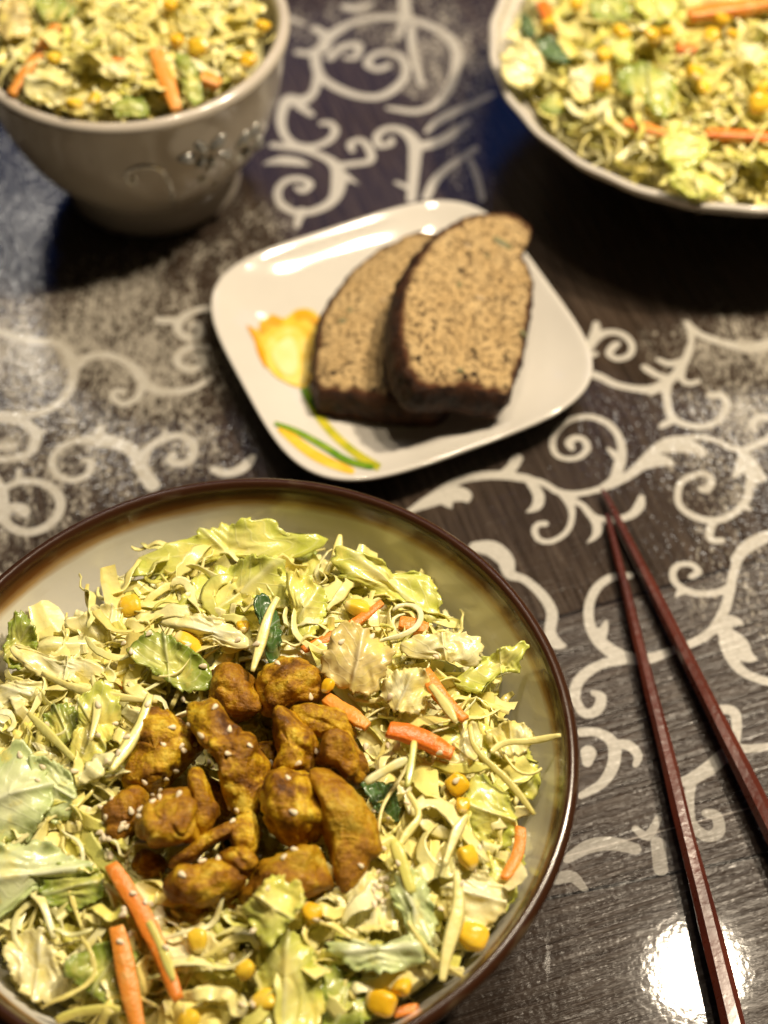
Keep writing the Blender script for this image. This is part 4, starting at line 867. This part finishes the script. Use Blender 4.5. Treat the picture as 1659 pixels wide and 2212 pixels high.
def fill(name, Bc, Rf, zs, prof_r, nshred, nflake, nind, lab_mass, lab_shred, grp, seed, avoid=False, wscale=1.0):
    rr = random.Random(seed); V, F_ = [], []
    def add(v, f):
        n = len(V); V.extend(v); F_.extend([tuple(int(i) + n for i in q) for q in f])
    # bed
    nu, nr = 72, 22; bed = []
    for j in range(nr):
        for i in range(nu):
            t = 2 * math.pi * i / nu; r = (Rf - 0.006) * j / (nr - 1); x, y = Bc[0] + r * math.cos(t), Bc[1] + r * math.sin(t)
            uu, ww = project((x, y, zs(x, y))); bed.append((x, y, zs(x, y) - (0.024 if avoid and (in_chicken(uu, ww) or off_salad(uu, ww - 45)) else 0.010) - 0.007 * (r / Rf) ** 6 + 0.004 * fbm((x * 90, y * 90, seed))))
    bf = gridfaces(nu, nr, True)
    if avoid: bf = [q for q in bf if not all((lambda q_: off_salad(q_[0], q_[1] - 45))(project(np.array(bed[i]) + UP * 0.01)) for i in q)]
    add(bed, bf)
    for k in range(nflake):
        x, y = rand_disc(Bc, Rf - 0.012, rr); u, w = project((x, y, zs(x, y))); low = avoid and in_chicken(u, w)
        if avoid and off_salad(u, w - 25): continue
        z = zs(x, y) + (rr.uniform(-.020, -.008) if low else rr.uniform(-0.006, 0.006))
        v, f = flake(np.array([x, y, z]), seed * 1000 + k, rr.uniform(0.006, 0.0135) * wscale, zs)
        if fits(v, zs): add(v, f)
    def one(k, hi):
        while True:
            x, y = rand_disc(Bc, Rf - 0.008, rr); u, w = project((x, y, zs(x, y))); inch = avoid and in_chicken(u, w)
            if not (hi and inch) and not (avoid and off_salad(u, w - 15)): break
        dz = rr.uniform(-.020, -.008) if inch else (rr.uniform(0.006, 0.0125) if hi else rr.uniform(-0.005, 0.008))
        L = rr.uniform(.011, .034) * wscale; w_ = (rr.uniform(.0011, .0024) if rr.random() < .5 else rr.uniform(.0026, .0058)) * wscale; t = rr.uniform(0, 6.283)
        a = np.array([x, y, zs(x, y) + dz]); d = np.array([math.cos(t), math.sin(t), rr.uniform(-.2, .3)])
        mid = a + d * L * .5
        if math.hypot(mid[0] + d[0] * L * .5 - Bc[0], mid[1] + d[1] * L * .5 - Bc[1]) > Rf: d = -d
        return ribbon(a, d, L, w_, rr.uniform(.0004, .0008) * wscale, rr.uniform(-110, 110), rr.uniform(-3, 3), seed * 5000 + k, zs=zs, dz=dz)
    for k in range(nshred // 3):
        t = rr.uniform(0, 6.283); r = Rf - rr.uniform(0.004, 0.016); x, y = Bc[0] + r * math.cos(t), Bc[1] + r * math.sin(t); u, w = project((x, y, zs(x, y)))
        if avoid and off_salad(u, w - 20): continue
        tt = t + 1.57 + rr.uniform(-.9, .9); dz = rr.uniform(-.008, .003)
        v, f = ribbon(np.array([x, y, zs(x, y) + dz]), np.array([math.cos(tt), math.sin(tt), 0.05]), rr.uniform(.008, .020), rr.uniform(.001, .004), .0006, -60 + rr.uniform(-60, 60), rr.uniform(-3, 3), seed * 7000 + k, zs=zs, dz=dz)
        if fits(v, zs, 0.003): add(v, f)
    for k in range(nshred):
        v, f = one(k, False)
        if fits(v, zs, 0.003): add(v, f)
    for k in range(nflake // 4):            # crumbs of thick dressing
        x, y = rand_disc(Bc, Rf - 0.006, rr); u, w = project((x, y, zs(x, y)))
        if avoid and in_chicken(u, w): continue
        r = rr.uniform(.0005, .0016); v, f = ellipsoid(np.array([x, y, zs(x, y) + rr.uniform(0, .009)]), norm((rr.uniform(-1, 1), 1, 0)), norm((-1, rr.uniform(-1, 1), 0.3)), UP, r * 1.4, r, r * .8, 8, 6)
        add(v, f)
    V = inside(V, zs)
    hit(V, F_)
    obj(name, mesh(name, V - Bc, F_, M_MASS), loc=Bc, label=lab_mass, kind='stuff', cat='cabbage')
    for k in range(nind):
        v, f = one(90000 + k, True)
        if not fits(v, zs): continue
        hit(v, f)
        local('cabbage_shred', v, f, M_SHRED, label=lab_shred, cat='cabbage', group=grp)
fill('packed_cabbage', B1, 0.089, zs1, None, 900, 900, 240, 'packed shredded cabbage and lettuce filling the brown rimmed bowl', 'thin pale cabbage shred on the salad in the brown rimmed bowl', 'loose cabbage shreds of the main salad', 3, True)
fill('packed_cabbage', B2, 0.0605, zs2, None, 560, 260, 46, 'packed shredded cabbage filling the beige bowl', 'pale cabbage shred on the salad in the beige bowl', 'cabbage shreds in the beige bowl', 4, wscale=1.0)
fill('packed_cabbage', B3, 0.1010, zs3, None, 1000, 430, 72, 'packed shredded cabbage filling the white bowl', 'pale cabbage shred on the salad in the white bowl', 'cabbage shreds in the white bowl', 5, wscale=1.0)
# traced long shreds of the main bowl
def shred_px(pts, w_px, dz, lab, seed):
    q = catmull([(*on_surf(u, w, zs1, dz + (e if len(r) else 0)),) for (u, w, *r) in pts for e in [r[0] if r else 0]], 5); n = len(q); vs = []
    for i in range(n):
        d = norm(q[min(i + 1, n - 1)] - q[max(i - 1, 0)]); s = norm(np.cross(d, TOCAM)); nn = np.cross(s, d); t = i / (n - 1)
        w = w_px * px_m(q[i]) * (0.3 + 0.7 * math.sin(math.pi * (0.06 + 0.88 * t)) ** .7) * (1 + .15 * math.sin(9 * t + seed))
        for x, y in ((-1, 0), (-.6, 1), (.6, 1), (1, 0), (.6, -1), (-.6, -1)): vs.append(q[i] + s * x * w / 2 + nn * y * max(.0005, .22 * w) / 2)
    f = gridfaces(6, n, True) + [(5, 4, 3, 2, 1, 0), tuple(range(6 * (n - 1), 6 * n))]; hit(vs, f)
    local('cabbage_shred', vs, f, M_SHRED, label=lab, cat='cabbage', group='long cabbage shreds of the main salad')
SV = [([(1212,1588,.004),(1150,1600),(1090,1605),(1060,1625)],16,.018,'pointed cabbage shred reaching over the right bowl wall'), ([(1015,1565),(1030,1620),(1100,1690),(1155,1760)],16,.019,'long thin shred curving down along the right wall'),
 ([(325,1500),(300,1570),(270,1620),(240,1665)],26,.018,'thick yellow shred hanging left of the browned chicken'), ([(90,1455),(170,1490),(250,1505),(340,1515)],20,.016,'long straight shred left of the chicken pile'),
 ([(545,1450),(560,1400),(580,1330),(600,1290)],22,.020,'pale shred crossing the dark green leaf strip'), ([(735,1155,.006),(725,1200,.003),(705,1240)],20,.012,'upright pale shred at the far wall'),
 ([(880,1700),(890,1640),(895,1600)],18,.020,'short upright shred right of the rounded brown chicken'), ([(790,1690),(840,1660),(880,1640)],22,.019,'shred lying from the dark leaf tip to the carrot slab'), ([(880,1710),(905,1760),(880,1800),(860,1830)],18,.018,'forked looking shred in the right middle'),
 ([(960,1870),(985,1800),(1010,1760)],22,.017,'pale shred slanting up to the small corn kernel'), ([(985,1880),(990,1960),(965,2060),(955,2120)],30,.017,'long translucent shred at the right front'), ([(880,1990),(930,2060),(1000,2110)],12,.016,'thin shred under the big cut corn piece'),
 ([(850,1815),(870,1870),(890,1930)],30,.018,'pale strip beside the torn chicken end'), ([(120,2205),(180,2185),(260,2180)],24,.013,'thick shred at the front left wall'), ([(320,1990),(350,2050),(375,2120)],22,.020,'yellow shred lying on the long carrot stick'),
 ([(930,1480),(960,1520),(985,1560)],22,.022,'white shred lying along the orange carrot stick'), ([(200,1460),(210,1530),(195,1600)],18,.017,'curved shred crossing the yellow ribbed piece'), ([(60,1540),(110,1590),(160,1640)],20,.014,'bent shred above the bluish leaf corner')]
for k, (pts, w, dz, lab) in enumerate(SV): shred_px(pts, w, dz, lab, k)

# ---------------------------------------------------------------- pieces in the two other bowls
def T6(*p): return [c6(*q) for q in p]
def T7(*p): return [c7(*q) for q in p]
stick('carrot_stick', c6(310,140), c6(60,520), 29, zs2, .009, 21, 'long orange carrot stick at the left side of the beige bowl', 'carrot', 'carrot pieces in the beige bowl')
stick('carrot_stick', c6(850,280), c6(965,600), 38, zs2, .009, 22, 'broad carrot stick touching the rim of the beige bowl', 'carrot', 'carrot pieces in the beige bowl')
stick('carrot_stick', c6(1095,420), c6(1200,460), 40, zs2, .008, 23, 'short carrot chunk near the front rim of the beige bowl', 'carrot', 'carrot pieces in the beige bowl')
stick('carrot_stick', c6(610,330), c6(690,350), 24, zs2, .012, 24, 'small carrot bit in the middle of the beige bowl', 'carrot', 'carrot pieces in the beige bowl')
leaf(T6((960,300),(1030,310),(1090,420),(1105,560),(1040,570),(990,450)), 'green', zs2, .010, 'green lettuce strip beside the broad carrot stick', 51, group='lettuce in the beige bowl')
leaf(T6((610,560),(700,520),(780,550),(800,620),(700,635),(620,620)), 'green', zs2, .008, 'green lettuce piece at the front rim of the beige bowl', 52, group='lettuce in the beige bowl')
leaf(T6((200,0),(330,-10),(420,60),(300,110),(220,90)), 'green', zs2, .010, 'green lettuce piece at the back of the beige bowl', 53, group='lettuce in the beige bowl')
leaf(T6((0,20),(110,0),(160,80),(150,190),(40,220),(-20,120)), 'tan', zs2, .012, 'tan cabbage leaf at the left of the beige bowl', 54, name='cabbage_piece', cat='cabbage')
leaf(T6((150,420),(260,370),(370,380),(390,460),(340,560),(200,560),(140,500)), 'cream', zs2, .010, 'yellow cabbage clump behind the front rim of the beige bowl', 55, name='cabbage_piece', cat='cabbage', ruffle=.25)
leaf(T6((480,330),(560,300),(680,360),(700,420),(600,420),(500,370)), 'cream', zs2, .013, 'pale cabbage strip in the middle of the beige bowl', 56, name='cabbage_piece', cat='cabbage')
for k, (x, y, r) in enumerate([(410,572,22), (1085,255,26), (1350,335,22), (300,312,18), (510,545,20), (930,20,18), (1440,140,20), (960,215,18)]): corn(*c6(x, y), r, zs2, .012, k + 30, 'yellow corn kernel in the salad of the beige bowl', 'corn in the beige bowl')
stick('carrot_stick', c7(830,705), c7(1110,785), 26, zs3, .010, 31, 'carrot stick lying near the front of the white bowl', 'carrot', 'carrot pieces in the white bowl')
stick('carrot_stick', c7(1300,770), c7(1700,790), 28, zs3, .009, 32, 'long carrot stick behind the front rim of the white bowl', 'carrot', 'carrot pieces in the white bowl')
stick('carrot_stick', c7(1200,90), c7(1720,10), 40, zs3, .012, 33, 'thick carrot stick at the back of the white bowl', 'carrot', 'carrot pieces in the white bowl')
stick('carrot_stick', c7(350,20), c7(430,170), 28, zs3, .010, 34, 'reddish carrot piece at the left wall of the white bowl', 'carrot', 'carrot pieces in the white bowl')
stick('carrot_stick', c7(1130,280), c7(1250,285), 28, zs3, .013, 35, 'short carrot chunk in the middle of the white bowl', 'carrot', 'carrot pieces in the white bowl')
WL = [(((640,10),(720,-40),(830,0),(870,90),(780,130),(660,110)), 'green', 'bright green leaf at the back of the white bowl', .12), (((790,430),(880,370),(1000,390),(1120,470),(1150,600),(1060,680),(940,590),(820,520)), 'green', 'large green lettuce leaf in the middle of the white bowl', .08),
 (((1040,800),(1150,740),(1290,760),(1320,880),(1230,960),(1060,940)), 'pale', 'pale lettuce leaf in front of the carrot stick', .16), (((1080,1020),(1200,975),(1340,1000),(1410,1090),(1290,1140),(1140,1100)), 'pale', 'curled lettuce leaf at the front rim of the white bowl', .18),
 (((330,250),(400,210),(460,260),(520,350),(440,360),(360,320)), 'dark', 'dark green leaf by the left wall of the white bowl', .12), (((240,60),(290,100),(320,190),(280,220),(240,150)), 'dark', 'dark green strip along the left wall of the white bowl', .1),
 (((120,330),(220,240),(330,260),(370,380),(300,490),(170,480)), 'cream', 'cream cabbage leaf hanging at the left rim of the white bowl', .18), (((520,420),(620,350),(690,420),(660,560),(540,570)), 'cream', 'cream cabbage piece left of the large green leaf', .2),
 (((760,250),(860,220),(880,330),(820,370),(770,330)), 'pale', 'small pale lettuce piece under a corn kernel', .16), (((1480,270),(1620,240),(1660,340),(1600,420),(1480,370)), 'cream', 'cream cabbage piece at the right of the white bowl', .2), (((380,570),(460,540),(480,640),(400,660),(340,610)), 'green', 'dull green piece inside the left rim of the white bowl', .14),
 (((900,-20),(1060,-40),(1150,40),(1080,120),(930,90)), 'pale', 'yellowish leaf at the far side of the white bowl', .18)]
for k, (pts, kind, lab, rf) in enumerate(WL): leaf(T7(*pts), kind, zs3, .012, lab, 60 + k, ruffle=rf, name='cabbage_piece' if 'cabbage' in lab else 'lettuce_leaf', cat='cabbage' if 'cabbage' in lab else 'lettuce', group='leaf pieces in the white bowl')
for k, (x, y, r) in enumerate([(820,190,26), (720,320,20), (1240,425,26), (1620,590,28), (390,140,22), (1630,500,20), (1400,110,20), (700,480,24), (560,20,20), (1330,210,22), (1080,180,20), (1290,510,18), (980,190,18), (1460,200,16)]): corn(*c7(x, y), r, zs3, .013, k + 50, 'yellow corn kernel in the salad of the white bowl', 'corn in the white bowl')

# ---------------------------------------------------------------- sesame seeds, dropped on whatever lies there
bvh = BVHTree.FromPolygons(HITV, HITF)
def seed_mesh():
    vs = []; nu, nv = 12, 9
    for j in range(nv):
        ph = -math.pi / 2 + math.pi * j / (nv - 1)
        for i in range(nu):
            t = 2 * math.pi * i / nu; x = math.sin(ph); k = math.cos(ph) * (0.62 - 0.26 * x)
            vs.append((x, k * math.cos(t), k * math.sin(t) * 0.55))
    return mesh('sesame_seed', vs, gridfaces(nu, nv, True), M_SESAME)
SEED = seed_mesh(); rr = random.Random(11)
def sesame(u, w, label, group):
    h = bvh.ray_cast(Vector(CC), Vector(norm(ray(u, w))))
    if h[0] is None: return
    n = np.array(h[1]); n = n if n @ TOCAM > 0 else -n
    n = norm(n + 0.6 * TOCAM)
    ax = norm(np.cross(n, (rr.uniform(-1, 1), rr.uniform(-1, 1), rr.uniform(-1, 1)))); ay = np.cross(n, ax); s = rr.uniform(.00095, .00135)
    p = np.array(h[0]) + n * s * .28
    mw = Matrix(((ax[0], ay[0], n[0], 0), (ax[1], ay[1], n[1], 0), (ax[2], ay[2], n[2], 0), (0, 0, 0, 1)))
    obj('sesame_seed', SEED, loc=p, rot=mw.to_euler(), scale=(s, s, s), label=label, cat='sesame seed', group=group)
ON = [(665,332),(748,455),(375,540),(478,548),(488,572),(862,548),(738,592),(425,445),(545,638),(445,687),(392,733),(272,752),(632,638),(657,672),(638,572),(352,800),(316,822),(320,860),(465,822),(358,838),(195,912),(245,945),(150,980),(172,1000),(980,648),(1132,647),(1232,578),(1075,728),(1107,920),(750,892),(790,915),(755,935),(765,972),(745,950),(1055,1172),(1113,1130),(597,1195),(685,1180),(485,1272),(1200,272),(1265,300),(520,435),(590,490),(900,1160),(920,1172),(250,905),(140,1010),(545,540)]
for x, y in ON: sesame(*cG(x, y), 'white sesame seed lying on a curried chicken chunk', 'sesame seeds on the chicken')
OFF = [(172,500),(55,950),(45,1060),(75,1075),(85,1160),(20,1035),(30,1080),(60,1110),(1512,555),(1480,455),(210,1375),(485,290),(960,1345),(1560,910),(1580,1260),(1600,1300),(1570,1330),(1620,1290),(1590,1340),(1555,1360),(1630,1350),(1575,1400),(1610,1420),(1560,1440),(10,490),(90,845),(25,890),(150,1495),(1640,980),(1625,1010)]
for x, y in OFF: sesame(*cG(x, y), 'white sesame seed lying on the salad beside the chicken', 'sesame seeds on the salad')
for k in range(60):
    a = rr.uniform(0, 6.28); q = rr.uniform(.95, 1.75); u, w = 548 + 300 * q * math.cos(a), 1700 + 280 * q * math.sin(a)
    if 5 < u < 1130 and w < 2205: sesame(u, w, 'white sesame seed lying on the salad beside the chicken', 'sesame seeds on the salad')
